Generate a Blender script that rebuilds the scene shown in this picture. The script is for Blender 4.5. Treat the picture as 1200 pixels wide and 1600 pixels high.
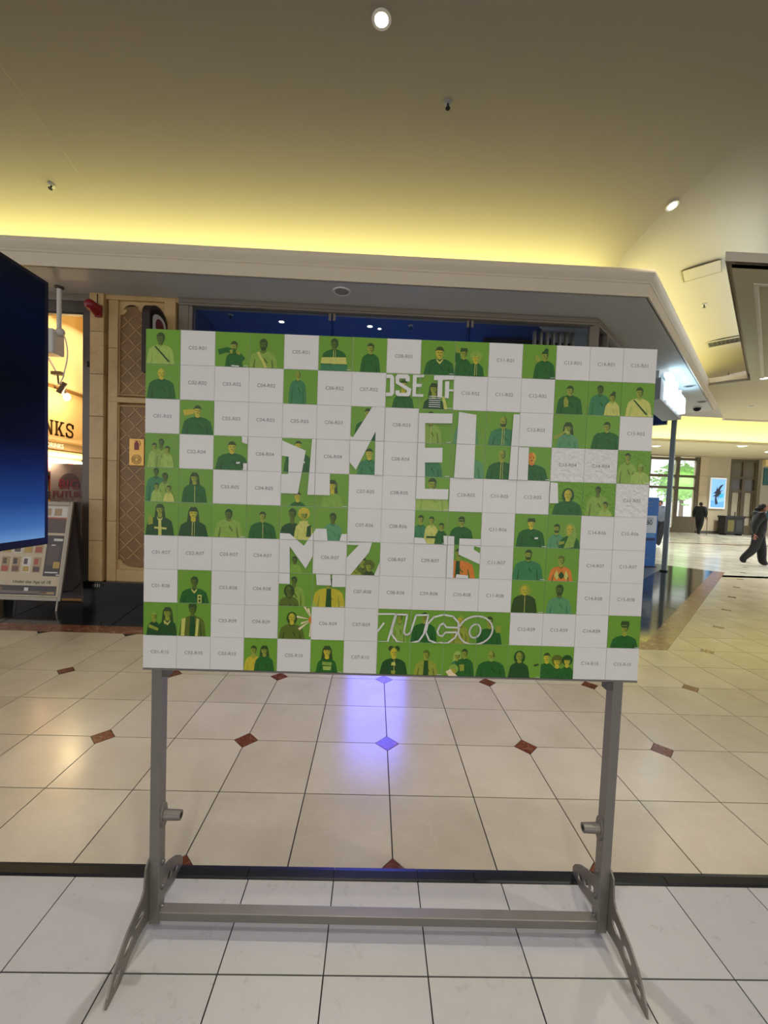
import bpy, bmesh, math, random
from mathutils import Vector, Matrix
from mathutils.geometry import tessellate_polygon

for o in list(bpy.data.objects): bpy.data.objects.remove(o)
scene = bpy.context.scene
COL = scene.collection
PI = math.pi
random.seed(7)

# ------------------------------------------------------------------ camera
cam_data = bpy.data.cameras.new('camera')
cam_data.sensor_fit = 'HORIZONTAL'; cam_data.sensor_width = 36.0
cam_data.lens = 36.0 * 635.04 / 1200.0
cam_data.clip_start = 0.05; cam_data.clip_end = 200
cam = bpy.data.objects.new('camera', cam_data); COL.objects.link(cam)
def camera_axes(yaw, pitch, roll):
    f = Vector((math.sin(yaw)*math.cos(pitch), math.cos(yaw)*math.cos(pitch), -math.sin(pitch)))
    r = Vector((math.cos(yaw), -math.sin(yaw), 0)); u = r.cross(f)
    c, s = math.cos(roll), math.sin(roll)
    return c*r + s*u, -s*r + c*u, f
r_, u_, f_ = camera_axes(.0239, .0451, .0390)
cam.matrix_world = Matrix(((r_.x, u_.x, -f_.x, 0), (r_.y, u_.y, -f_.y, 0), (r_.z, u_.z, -f_.z, 1.6026), (0, 0, 0, 1)))
scene.camera = cam

# ------------------------------------------------------------------ view, world, main lights
vs = scene.view_settings
vs.view_transform = 'Standard'; vs.look = 'None'; vs.gamma = 1.0; vs.use_curve_mapping = False
vs.exposure = 0.33
def lin(c):
    c = c/255.0
    return c/12.92 if c <= .04045 else ((c+.055)/1.055)**2.4
def rgb(r, g, b): return (lin(r), lin(g), lin(b), 1)
world = bpy.data.worlds.new('world'); scene.world = world; world.use_nodes = True
bg = world.node_tree.nodes['Background']
bg.inputs['Color'].default_value = (.98, .985, 1.0, 1); bg.inputs['Strength'].default_value = 1.2

def area_light(name, loc, size, energy, color, rot=(0, 0, 0), spread=None, parent=None):
    l = bpy.data.lights.new(name, 'AREA'); l.shape = 'RECTANGLE'; l.size, l.size_y = size
    l.energy = energy; l.color = color
    if spread: l.spread = spread
    o = bpy.data.objects.new(name, l); COL.objects.link(o); o.location = loc; o.rotation_euler = rot
    if parent: o.parent = parent
    return o
def spot_light(name, loc, energy, color, angle=100, blend=.6, radius=.04, rot=(0, 0, 0), parent=None):
    l = bpy.data.lights.new(name, 'SPOT'); l.energy = energy; l.color = color
    l.spot_size = math.radians(angle); l.spot_blend = blend; l.shadow_soft_size = radius
    o = bpy.data.objects.new(name, l); COL.objects.link(o); o.location = loc; o.rotation_euler = rot
    if parent: o.parent = parent
    return o
YEL = (1.0, .96, .36)
# cove strips lying in the troughs behind the cornices (they shine up on to the vault)
area_light('cove_light_front', (-2.4, 5.12, 4.20), (10.4, .08), 84, YEL, (PI - .45, 0, 0))
area_light('cove_light_diagonal', (5.40, 7.43, 4.20), (6.2, .08), 40, YEL, (PI, 0, PI/4))
csl = area_light('cove_light_side', (0, 0, 0), (4.8, .05), 18, (.80, .91, 1.0))
_x = Vector((.7071, .7071, 0)); _z = -Vector((-.55, .55, .8)).normalized(); _y = _z.cross(_x)
csl.matrix_world = Matrix(((_x.x, _y.x, _z.x, 5.72), (_x.y, _y.y, _z.y, 6.13), (_x.z, _y.z, _z.z, 4.40), (0, 0, 0, 1)))
area_light('cove_light_far', (16.0, 18.66, 4.62), (14.0, .10), 170, YEL, (PI - .1, 0, 0))

# ------------------------------------------------------------------ mesh helpers
class MB:
    def __init__(s): s.v = []; s.f = []; s.m = []
    def add(s, verts, faces, mi=0, M=None):
        b = len(s.v)
        for p in verts:
            s.v.append(tuple(M @ Vector(p)) if M else tuple(p))
        for f in faces: s.f.append(tuple(b + i for i in f)); s.m.append(mi)
        return s
    def box(s, x0, y0, z0, x1, y1, z1, mi=0, M=None):
        v = [(x0,y0,z0),(x1,y0,z0),(x1,y1,z0),(x0,y1,z0),(x0,y0,z1),(x1,y0,z1),(x1,y1,z1),(x0,y1,z1)]
        return s.add(v, [(0,3,2,1),(4,5,6,7),(0,1,5,4),(1,2,6,5),(2,3,7,6),(3,0,4,7)], mi, M)
    def plate(s, loops, axis, a, b, mi=0, M=None):
        """polygon (first loop) with holes (other loops), extruded along an axis from a to b"""
        def P(p, t): return {'x': (t, p[0], p[1]), 'y': (p[0], t, p[1]), 'z': (p[0], p[1], t)}[axis]
        flat = [p for l in loops for p in l]; n = len(flat)
        tris = tessellate_polygon([[Vector((p[0], p[1], 0)) for p in l] for l in loops])
        v = [P(p, a) for p in flat] + [P(p, b) for p in flat]
        f = [tuple(t) for t in tris] + [tuple(n + i for i in reversed(t)) for t in tris]
        k = 0
        for l in loops:
            c = len(l)
            for i in range(c):
                j = (i+1) % c; f.append((k+i, k+j, n+k+j, n+k+i))
            k += c
        return s.add(v, f, mi, M)
    def cyl(s, p0, p1, r0, r1=None, n=16, mi=0, caps=True):
        r1 = r0 if r1 is None else r1
        p0, p1 = Vector(p0), Vector(p1); d = (p1-p0).normalized()
        a = d.orthogonal().normalized(); b = d.cross(a)
        v = []
        for p, r in ((p0, r0), (p1, r1)):
            for i in range(n):
                t = 2*PI*i/n; v.append(p + a*math.cos(t)*r + b*math.sin(t)*r)
        f = [(i, (i+1) % n, n+(i+1) % n, n+i) for i in range(n)]
        if caps: f += [tuple(reversed(range(n))), tuple(range(n, 2*n))]
        return s.add(v, f, mi)
    def tube(s, path, r, n=10, mi=0):
        for a, b in zip(path[:-1], path[1:]): s.cyl(a, b, r, r, n, mi)
        return s
    def lathe(s, prof, c=(0,0,0), n=24, mi=0, M=None):
        v = []
        for (r, z) in prof:
            for i in range(n):
                t = 2*PI*i/n; v.append((c[0]+r*math.cos(t), c[1]+r*math.sin(t), c[2]+z))
        f = []
        for k in range(len(prof)-1):
            for i in range(n):
                j = (i+1) % n; f.append((k*n+i, k*n+j, (k+1)*n+j, (k+1)*n+i))
        return s.add(v, f, mi, M)
    def ellipsoid(s, c, r, n=16, m=10, mi=0, fn=None):
        v = []; f = []
        for k in range(m+1):
            ph = PI*k/m - PI/2
            for i in range(n):
                t = 2*PI*i/n
                p = Vector((math.cos(ph)*math.cos(t), math.cos(ph)*math.sin(t), math.sin(ph)))
                if fn: p = fn(p)
                v.append((c[0]+p.x*r[0], c[1]+p.y*r[1], c[2]+p.z*r[2]))
        for k in range(m):
            for i in range(n):
                j = (i+1) % n; f.append((k*n+i, k*n+j, (k+1)*n+j, (k+1)*n+i))
        return s.add(v, f, mi)
    def sweep(s, path, prof, mi=0, side=1):
        """profile (d, z) swept along a plan polyline with mitred corners; d is measured to the right of travel"""
        n = len(path); P = [Vector((p[0], p[1])) for p in path]; rows = []
        for i in range(n):
            d0 = (P[i]-P[i-1]).normalized() if i else (P[1]-P[0]).normalized()
            d1 = (P[i+1]-P[i]).normalized() if i < n-1 else d0
            n0 = Vector((d0.y, -d0.x)); n1 = Vector((d1.y, -d1.x))
            m = (n0+n1).normalized(); k = 1/max(.2, m.dot(n0))
            rows.append([(P[i].x+m.x*k*d*side, P[i].y+m.y*k*d*side, z) for d, z in prof])
        v = [p for r in rows for p in r]; c = len(prof); f = []
        for i in range(n-1):
            for j in range(c-1):
                f.append((i*c+j, (i+1)*c+j, (i+1)*c+j+1, i*c+j+1))
        return s.add(v, f, mi)
    def mesh(s, name, mats):
        me = bpy.data.meshes.new(name); me.from_pydata(s.v, [], s.f)
        for mt in mats: me.materials.append(mt)
        if len(mats) > 1: me.polygons.foreach_set('material_index', s.m)
        bm = bmesh.new(); bm.from_mesh(me); bmesh.ops.recalc_face_normals(bm, faces=bm.faces); bm.to_mesh(me); bm.free()
        me.update(); return me
    def build(s, name, mats, parent=None, smooth=False, bevel=0, loc=None):
        if not isinstance(mats, (list, tuple)): mats = [mats]
        o = bpy.data.objects.new(name, s.mesh(name, mats)); COL.objects.link(o)
        if smooth:
            o.data.polygons.foreach_set('use_smooth', [True]*len(o.data.polygons))
            try: o.data.set_sharp_from_angle(angle=math.radians(40))
            except Exception: pass
        if bevel:
            b = o.modifiers.new('bevel', 'BEVEL'); b.width = bevel; b.segments = 2; b.limit_method = 'ANGLE'; b.angle_limit = math.radians(40)
        if parent: o.parent = parent
        if loc: o.location = loc
        return o
def tag(o, label, cat, group=None):
    o['label'] = label; o['category'] = cat
    if group: o['group'] = group
    return o
def struct(o): o['kind'] = 'structure'; return o
def empty(name, loc=(0,0,0), rz=0, label=None, cat=None, group=None):
    o = bpy.data.objects.new(name, None); COL.objects.link(o); o.empty_display_size = .1
    o.location = loc; o.rotation_euler = (0, 0, rz)
    if label: tag(o, label, cat, group)
    return o
def dup(o, parent=None, loc=None):
    c = o.copy(); COL.objects.link(c); c.parent = parent
    if loc is not None: c.location = loc
    for ch in [x for x in o.children]: dup(ch, c)
    return c
_tc = {}
def text_geo(body, size=1.0, offset=0.0, res=3, shear=0.0):
    """flat glyph outlines of the built-in font, centred: (verts2d, faces, width)"""
    key = (body, offset, res, shear)
    if key not in _tc:
        cu = bpy.data.curves.new('glyphs', 'FONT'); cu.body = body; cu.size = 1.0; cu.align_x = 'CENTER'; cu.align_y = 'CENTER'
        cu.resolution_u = res; cu.offset = offset; cu.shear = shear
        ob = bpy.data.objects.new('glyphs', cu); COL.objects.link(ob)
        bpy.context.view_layer.update()
        me = bpy.data.meshes.new_from_object(ob.evaluated_get(bpy.context.evaluated_depsgraph_get()))
        V = [(v.co.x, v.co.y) for v in me.vertices]; F = [tuple(p.vertices) for p in me.polygons]
        bpy.data.objects.remove(ob); bpy.data.curves.remove(cu); bpy.data.meshes.remove(me)
        _tc[key] = (V, F)
    V, F = _tc[key]
    return [(x*size, y*size) for x, y in V], F
def add_text(mb, body, size, M, mi=0, offset=0.0, res=3, sx=1.0):
    V, F = text_geo(body, size, offset, res)
    return mb.add([(x*sx, y, 0) for x, y in V], F, mi, M)
def frame_matrix(o, x, y, z):
    x, y, z = Vector(x).normalized(), Vector(y).normalized(), Vector(z).normalized()
    return Matrix(((x.x, y.x, z.x, o[0]), (x.y, y.y, z.y, o[1]), (x.z, y.z, z.z, o[2]), (0, 0, 0, 1)))

# ------------------------------------------------------------------ materials (all procedural)
def mat(name, c, rough=.5, metal=0.0, spec=.5, vary=.06, scale=6.0, bump=0.0, bscale=40.0, emit=None, estr=0.0, alpha=1.0, coat=0.0, rvary=.0, objrand=0.0):
    m = bpy.data.materials.new(name); m.use_nodes = True
    nt = m.node_tree; N = nt.nodes; L = nt.links; b = N['Principled BSDF']
    tc = N.new('ShaderNodeTexCoord'); no = N.new('ShaderNodeTexNoise'); no.inputs['Scale'].default_value = scale; no.inputs['Detail'].default_value = 4
    L.new(tc.outputs['Object'], no.inputs['Vector'])
    mp = N.new('ShaderNodeMapRange'); mp.inputs[3].default_value = 1-vary; mp.inputs[4].default_value = 1+vary
    L.new(no.outputs['Fac'], mp.inputs[0])
    hs = N.new('ShaderNodeHueSaturation'); hs.inputs['Color'].default_value = c
    if objrand:
        oi = N.new('ShaderNodeObjectInfo'); mr = N.new('ShaderNodeMapRange'); mr.inputs[3].default_value = -objrand; mr.inputs[4].default_value = objrand
        ad = N.new('ShaderNodeMath'); ad.operation = 'ADD'
        L.new(oi.outputs['Random'], mr.inputs[0]); L.new(mp.outputs[0], ad.inputs[0]); L.new(mr.outputs[0], ad.inputs[1]); L.new(ad.outputs[0], hs.inputs['Value'])
    else: L.new(mp.outputs[0], hs.inputs['Value'])
    L.new(hs.outputs['Color'], b.inputs['Base Color'])
    b.inputs['Roughness'].default_value = rough; b.inputs['Metallic'].default_value = metal
    b.inputs['Specular IOR Level'].default_value = spec
    if coat: b.inputs['Coat Weight'].default_value = coat; b.inputs['Coat Roughness'].default_value = .12
    if rvary:
        mr2 = N.new('ShaderNodeMapRange'); mr2.inputs[3].default_value = max(0, rough-rvary); mr2.inputs[4].default_value = rough+rvary
        L.new(no.outputs['Fac'], mr2.inputs[0]); L.new(mr2.outputs[0], b.inputs['Roughness'])
    if bump:
        n2 = N.new('ShaderNodeTexNoise'); n2.inputs['Scale'].default_value = bscale; n2.inputs['Detail'].default_value = 3
        L.new(tc.outputs['Object'], n2.inputs['Vector'])
        bp = N.new('ShaderNodeBump'); bp.inputs['Strength'].default_value = bump; bp.inputs['Distance'].default_value = .01
        L.new(n2.outputs['Fac'], bp.inputs['Height']); L.new(bp.outputs['Normal'], b.inputs['Normal'])
    if emit:
        b.inputs['Emission Color'].default_value = emit; b.inputs['Emission Strength'].default_value = estr
    if alpha < 1: b.inputs['Alpha'].default_value = alpha
    return m
def glass(name, tint=(1,1,1,1), rough=.02, see=.85):
    m = bpy.data.materials.new(name); m.use_nodes = True; nt = m.node_tree; N = nt.nodes; L = nt.links
    N.remove(N['Principled BSDF'])
    tr = N.new('ShaderNodeBsdfTransparent'); tr.inputs[0].default_value = tint
    gl = N.new('ShaderNodeBsdfGlossy'); gl.inputs['Roughness'].default_value = rough
    fr = N.new('ShaderNodeFresnel'); fr.inputs['IOR'].default_value = 1.45
    mx = N.new('ShaderNodeMixShader'); L.new(fr.outputs[0], mx.inputs[0]); L.new(tr.outputs[0], mx.inputs[1]); L.new(gl.outputs[0], mx.inputs[2])
    L.new(mx.outputs[0], N['Material Output'].inputs[0]); return m
def marble(name, c0, c1, cv, rough=.16, scale=2.2, objrand=.06, vein=.5, pattern=None, rspread=.32):
    m = bpy.data.materials.new(name); m.use_nodes = True; nt = m.node_tree; N = nt.nodes; L = nt.links; b = N['Principled BSDF']
    tc = N.new('ShaderNodeTexCoord'); oi = N.new('ShaderNodeObjectInfo'); geo = N.new('ShaderNodeNewGeometry')
    add = N.new('ShaderNodeVectorMath'); add.operation = 'ADD'
    mul = N.new('ShaderNodeVectorMath'); mul.operation = 'SCALE'; mul.inputs['Scale'].default_value = 40
    cmb = N.new('ShaderNodeCombineXYZ'); L.new(oi.outputs['Random'], cmb.inputs[0]); L.new(oi.outputs['Random'], cmb.inputs[2])
    L.new(cmb.outputs[0], mul.inputs[0]); L.new(geo.outputs['Position'], add.inputs[0]); L.new(mul.outputs[0], add.inputs[1])
    n1 = N.new('ShaderNodeTexNoise'); n1.inputs['Scale'].default_value = scale; n1.inputs['Detail'].default_value = 7; n1.inputs['Roughness'].default_value = .62
    n2 = N.new('ShaderNodeTexNoise'); n2.inputs['Scale'].default_value = scale*1.3; n2.inputs['Detail'].default_value = 5; n2.inputs['Distortion'].default_value = 1.6
    L.new(add.outputs[0], n1.inputs['Vector']); L.new(add.outputs[0], n2.inputs['Vector'])
    r1 = N.new('ShaderNodeValToRGB'); r1.color_ramp.elements[0].color = c0; r1.color_ramp.elements[1].color = c1
    r1.color_ramp.elements[0].position = .32; r1.color_ramp.elements[1].position = .68
    L.new(n1.outputs['Fac'], r1.inputs[0])
    r2 = N.new('ShaderNodeValToRGB'); e = r2.color_ramp.elements; e[0].position = .485; e[0].color = (0,0,0,1); e[1].position = .50; e[1].color = (vein,)*3+(1,)
    x = e.new(.515); x.color = (0,0,0,1)
    L.new(n2.outputs['Fac'], r2.inputs[0])
    mx = N.new('ShaderNodeMixRGB'); L.new(r2.outputs[0], mx.inputs[0]); L.new(r1.outputs[0], mx.inputs[1]); mx.inputs[2].default_value = cv
    hs = N.new('ShaderNodeHueSaturation'); mr = N.new('ShaderNodeMapRange'); mr.inputs[3].default_value = 1-objrand; mr.inputs[4].default_value = 1+objrand
    L.new(oi.outputs['Random'], mr.inputs[0]); L.new(mr.outputs[0], hs.inputs['Value']); L.new(mx.outputs[0], hs.inputs['Color'])
    out = hs.outputs[0]
    if pattern:       # far floor: tile joints drawn by the material where single tiles can no longer be told apart
        br = N.new('ShaderNodeTexBrick'); br.offset = 0; br.squash = 1
        br.inputs['Scale'].default_value = 1; br.inputs['Brick Width'].default_value = pattern; br.inputs['Row Height'].default_value = pattern
        br.inputs['Mortar Size'].default_value = .004; br.inputs['Color1'].default_value = (1,1,1,1); br.inputs['Color2'].default_value = (.78,.78,.76,1); br.inputs['Mortar'].default_value = (.35,.33,.3,1)
        sh = N.new('ShaderNodeVectorMath'); sh.operation = 'ADD'; sh.inputs[1].default_value = (-.13847+45, -2.54115+45, 0)
        L.new(geo.outputs['Position'], sh.inputs[0]); L.new(sh.outputs[0], br.inputs['Vector'])
        mm = N.new('ShaderNodeMixRGB'); mm.blend_type = 'MULTIPLY'; mm.inputs[0].default_value = 1
        L.new(out, mm.inputs[1]); L.new(br.outputs['Color'], mm.inputs[2]); out = mm.outputs[0]
    L.new(out, b.inputs['Base Color'])
    mr2 = N.new('ShaderNodeMapRange'); mr2.inputs[3].default_value = rough*(1-rspread); mr2.inputs[4].default_value = rough*(1+rspread)
    L.new(n1.outputs['Fac'], mr2.inputs[0]); L.new(mr2.outputs[0], b.inputs['Roughness'])
    return m
M = {}
M['tile'] = marble('beige_marble', rgb(190,178,152), rgb(208,198,172), rgb(220,210,190), rough=.20, vein=.16, scale=1.6)
M['tile_far'] = marble('beige_marble_far_daylit', rgb(198,194,178), rgb(216,212,196), rgb(226,222,208), rough=.17, vein=.15, scale=1.6, pattern=.45)  # far copy of the beige marble, cool daylight put into its paler colour
M['inlay'] = marble('red_brown_marble', rgb(92,50,34), rgb(128,74,52), rgb(190,160,140), rough=.2, scale=9, objrand=.15)
M['border'] = marble('brown_border_marble', rgb(112,64,44), rgb(140,88,62), rgb(200,178,160), rough=.2, scale=3, objrand=.1)
M['granite'] = marble('dark_granite', rgb(26,30,30), rgb(40,46,46), rgb(70,80,80), rough=.10, scale=5, vein=.2)
M['grout'] = mat('grout', rgb(44,38,32), .9)
M['white_tile'] = marble('white_ceramic', rgb(180,178,174), rgb(184,182,178), rgb(176,174,169), rough=.28, scale=16, vein=.03, objrand=.035, rspread=.08)
M['platform_grout'] = mat('platform_grout', rgb(34,32,30), .9)
M['black_trim'] = mat('black_trim', rgb(14,16,20), .35)
M['steel'] = mat('brushed_steel', rgb(132,128,122), .42, metal=.7, vary=.08, scale=14, rvary=.1)
M['steel_dark'] = mat('cast_steel', rgb(132,126,118), .45, metal=.7, vary=.08, scale=10)
M['bolt'] = mat('bolt_steel', rgb(110,108,104), .4, metal=.9)
M['panel_back'] = mat('board_back', rgb(205,203,200), .5)
M['ceiling'] = mat('ceiling_paint', rgb(160,151,134), .85, vary=.02, scale=1.2, bump=.03, bscale=120)
M['cornice'] = mat('cornice_paint', rgb(224,211,188), .6, vary=.02)
M['soffit'] = mat('soffit_paint', rgb(192,194,190), .7, vary=.02)
M['cross'] = mat('crossing_paint_cove_cast', rgb(206,196,160), .8, vary=.02)  # yellow cast of the cove light is mixed into this paint colour
M['cream'] = mat('cream_paint', rgb(214,200,168), .7, vary=.03)
M['stone'] = marble('cream_stone', rgb(184,150,98), rgb(206,174,120), rgb(160,120,70), rough=.35, scale=2.0, vein=.3, objrand=.05)
M['lattice'] = marble('carved_stone', rgb(126,92,50), rgb(150,114,68), rgb(112,80,44), rough=.45, scale=2.4, vein=.2)
M['plinth'] = mat('black_plinth', rgb(10,9,9), .18, spec=.4)
M['bronze'] = mat('bronze_frame', rgb(92,84,78), .4, metal=.6)
M['alu'] = mat('window_aluminium', rgb(142,132,118), .4, metal=.5)
M['navy'] = mat('navy_paint', rgb(20,46,100), .45)
M['blueceil'] = mat('blue_shop_ceiling', rgb(22,66,132), .35)
M['glass'] = glass('shop_glass', (.92,.95,1,1))
M['clear'] = glass('entrance_glass', (.96,.98,.96,1))
M['black'] = mat('black_plastic', rgb(10,10,12), .55, spec=.25)
M['dark'] = mat('dark_interior', rgb(30,28,26), .6)
M['white_p'] = mat('white_plastic', rgb(220,216,206), .4)
M['grey_p'] = mat('grey_plastic', rgb(150,150,148), .45)
M['lamp'] = mat('lamp_lens', rgb(255,246,225), .3, emit=(1,.93,.78,1), estr=40)
M['lamp_w'] = mat('white_lamp_lens', rgb(255,250,240), .3, emit=(1,.97,.9,1), estr=10)
M['red'] = mat('red_plastic', rgb(132,18,24), .35)
M['gold'] = mat('brass_sheet', rgb(206,160,84), .32, metal=.6)

# ================================================================== FLOOR
T = .45; TX = .3077*T; TY = 5.6473*T          # tile node (i, j) stands at ((i)*T+TX, (j)*T+TY)
CB = -1.053                                    # the brown border runs along x - y = CB
BY = 4*T + TY                                  # ... and along y = BY in front of the shops
fl = MB()
fl.box(-14, -13, -.25, 30, 9.05, -.004, 0)
fl.box(-14, 9.05, -.25, 40, 34, 0, 1)
floor = struct(fl.build('floor', [M['grout'], M['tile_far']]))
def clip_half(poly, a, b, c):                  # keep a*x + b*y >= c
    out = []
    for i in range(len(poly)):
        p, q = poly[i], poly[(i+1) % len(poly)]
        dp, dq = a*p[0]+b*p[1]-c, a*q[0]+b*q[1]-c
        if dp >= 0: out.append(p)
        if dp*dq < 0:
            t = dp/(dp-dq); out.append((p[0]+t*(q[0]-p[0]), p[1]+t*(q[1]-p[1])))
    return out
def prism_mesh(name, poly, z0, z1, m):
    return MB().plate([poly], 'z', z0, z1).mesh(name, [m])
g, cut = .003, .076
def tile_poly(cx, cy):                         # tile with the corner next to the inlay cut off; (cx, cy) in {0,1} is that corner
    a, b = g, T-g
    base = [(a,a),(b,a),(b,b),(a,b)]
    px, py = (0 if cx == 0 else T), (0 if cy == 0 else T)
    sx, sy = (1 if cx == 0 else -1), (1 if cy == 0 else -1)
    return clip_half(base, sx, sy, sx*px+sy*py+cut+.003)
std = {(cx, cy): prism_mesh('floor_tile', tile_poly(cx, cy), -.006, 0, M['tile']) for cx in (0,1) for cy in (0,1)}
half = cut-.002
inlay_me = prism_mesh('diamond_inlay', [(half,0),(0,half),(-half,0),(0,-half)], -.006, .0004, M['inlay'])
for j in range(-5, 15):
    y = j*T+TY
    for i in range(-14, 26):
        x = i*T+TX
        if j >= 4 and x+T-y <= CB: continue
        if x > 1.12*(y+T)+1.0 or x+T < -1.12*(y+T)-1.0: continue
        if y+T < 1.3 or x > 9.2: continue
        cx, cy = i % 2, j % 2
        if j >= 4 and x-(y+T) < CB-1e-6:
            poly = [(px+x, py+y) for px, py in tile_poly(cx, cy)]
            poly = clip_half(poly, 1, -1, CB+.003)
            if len(poly) < 3: continue
            me = prism_mesh('floor_tile', [(px-x, py-y) for px, py in poly], -.006, 0, M['tile'])
        else: me = std[(cx, cy)]
        o = bpy.data.objects.new('floor_tile', me); COL.objects.link(o); o.parent = floor; o.location = (x, y, 0)
for j in range(-2, 26, 2):
    y = j*T+TY
    for i in range(-14, 40, 2):
        x = i*T+TX
        if x > 1.0*y+.4 or x < -1.0*y-.4: continue
        if j >= 4 and x-y < CB+.12: continue
        o = bpy.data.objects.new('diamond_inlay', inlay_me); COL.objects.link(o); o.parent = floor; o.location = (x, y, 0)
# brown border stones and the dark granite apron in front of the shop fronts
bw = .222
def lerp(a, b, t): return (a[0]+(b[0]-a[0])*t, a[1]+(b[1]-a[1])*t)
oc = (BY+CB, BY); k = bw*math.tan(PI/8); ic = (oc[0]-k, BY+bw)
far_o = (8.63, 8.63-CB); far_i = (far_o[0]-bw*.7071, far_o[1]+bw*.7071)
def stones(a0, a1, b0, b1, n):
    for q in range(n):
        t0, t1 = q/n, (q+1)/n
        p = [lerp(a0,a1,t0), lerp(a0,a1,t1), lerp(b0,b1,t1), lerp(b0,b1,t0)]
        c = (sum(x for x,_ in p)/4, sum(y for _,y in p)/4)
        p = [(c[0]+(x-c[0])*.9985, c[1]+(y-c[1])*.9985) for x, y in p]
        MB().plate([p], 'z', -.006, .0008).build('border_stone', M['border'], floor)
stones((-9, BY), oc, (-9, BY+bw), ic, 14)
stones(oc, far_o, ic, far_i, 9)
def slabs(a0, a1, b0, b1, n):
    for q in range(n):
        t0, t1 = q/n, (q+1)/n
        MB().plate([[lerp(a0,a1,t0+.0006), lerp(a0,a1,t1-.0006), lerp(b0,b1,t1-.0006), lerp(b0,b1,t0+.0006)]], 'z', -.006, .0006).build('granite_slab', M['granite'], floor)
ig = (ic[0]-.62*math.tan(PI/8)-.0, BY+bw+.93)
ig = (ic[0]-.93*math.tan(PI/8), BY+bw+.93)
slabs((-9, BY+bw), ic, (-9, BY+bw+.93), ig, 10)
fg = (far_i[0]-.93*.7071, far_i[1]+.93*.7071)
slabs(ic, far_i, ig, fg, 7)
MB().box(-9, 5.49, -.006, -3.0, 11, .004).build('shop_floor', mat('shop_floor_boards', rgb(150,118,72), .4, vary=.12), floor)
MB().plate([[ig, fg, (fg[0]-1.2, fg[1]+1.2), (-2.4, fg[1]+1.2), (-2.4, ig[1])]], 'z', -.006, .003).build('shop_floor', mat('grey_shop_floor', rgb(70,80,86), .3, vary=.06), floor)
MB().box(7, 16.8, -.005, 30, 17.12, .001).build('threshold_strip', M['inlay'], floor)

# ================================================================== PLATFORM the board stands on
PH = .06; PT = .3358; PX0 = -.1065; PY0 = 1.232
pf = MB(); pf.box(-3.9, -3, 0, 4.1, 1.60, PH-.003)
platform = struct(pf.build('platform_floor', [M['platform_grout']]))
ptm = MB().box(.0022, .0022, -.006, PT-.0026, PT-.0026, 0).mesh('white_floor_tile', [M['white_tile']])
pts = MB().box(.0022, .0022, -.006, PT-.0022, .316, 0).mesh('white_floor_tile', [M['white_tile']])
for j in range(-7, 1):
    for i in range(-11, 12):
        if PX0+i*PT > 4.0-PT or PX0+i*PT < -3.85: continue
        o = bpy.data.objects.new('white_floor_tile', pts if j == 0 else ptm); COL.objects.link(o); o.parent = platform
        o.location = (PX0+i*PT, PY0+j*PT, PH)
xs = [-3.9, -1.75, -.45, -.107, .231, .46, 1.25, 2.6, 4.1]
trim_prof = [(1.549, PH-.004), (1.549, PH+.003), (1.556, PH+.006), (1.588, PH+.006), (1.608, PH-.001), (1.617, PH-.014), (1.619, 0), (1.549, 0)]
for a, b in zip(xs[:-1], xs[1:]):
    MB().plate([trim_prof], 'x', a+.0012, b-.0012).build('edge_trim', M['black_trim'], platform)

# ================================================================== CEILING: vault with coved edge
tn = math.tan(PI/8)
def zc(d):                                     # front run
    t = (d+1.5)/2.1
    return 5.15 if t <= 0 else 4.25+.9*math.sqrt(max(0, 1-min(t, 1)**2))
def zf(d): return 4.86 if d < -.3 else 4.25+.61*math.sqrt(max(0, 1-min((d+.3)/.9, 1)**2))   # flatter diagonal run
def zd(d, s):
    w = min(1, max(0, s/1.4)); w = w*w*(3-2*w)
    return zc(d)*(1-w)+zf(d)*w
def vault(x, y):
    d1 = y-4.74; d2 = (-(x-3.13)+(y-4.74))*.70711
    return zc(d1) if d1 <= d2 else zd(d2, x-(3.13-tn*d2))
cb = MB()
# strips that follow the cornice line: front run and diagonal run meet in a crease above the shop corner
ds = [-9, -5, -3, -1.5, -1.35, -1.2, -1.05, -.9, -.75, -.6, -.45, -.3, -.2, -.1, 0, .1, .2, .3, .38, .45, .5, .54, .57, .59, .6]
front = []; diag = []
for d in ds:
    cx = 3.13-tn*d; y = 4.74+d                      # mitre point of the two runs
    front.append([(x, y, zc(d)) for x in [-9, -4, -3.2, cx]])
    diag.append([(cx+s, y+s, zd(d, s)) for s in [0, .15, .3, .5, .7, .9, 1.1, 1.4, 3.5, 5.38]])
for rows in (front, diag):
    n = len(rows[0]); v = [p for r in rows for p in r]; f = []
    for a in range(len(rows)-1):
        for b in range(n-1): f.append((a*n+b, a*n+b+1, (a+1)*n+b+1, (a+1)*n+b))
    cb.add(v, f)
cb.add([(-9,-13,5.15),(14,-13,5.15),(14,-4.26,5.15),(-9,-4.26,5.15)], [(0,1,2,3)])
ceiling = struct(cb.build('ceiling', M['ceiling'], smooth=True))
# plasterboard joint seen on the vault
seam = MB(); pts_ = [(-3.34, y, zc(y-4.74)-.001) for y in [3.3, 3.6, 3.9, 4.2, 4.5, 4.62]]
for a, b in zip(pts_[:-1], pts_[1:]):
    seam.add([(a[0],a[1],a[2]),(a[0]+.006,a[1],a[2]),(b[0]+.006,b[1],b[2]),(b[0],b[1],b[2])], [(0,1,2,3)])
seam.build('plaster_joint', mat('plaster_joint', rgb(186,172,146), .9), ceiling)

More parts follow.
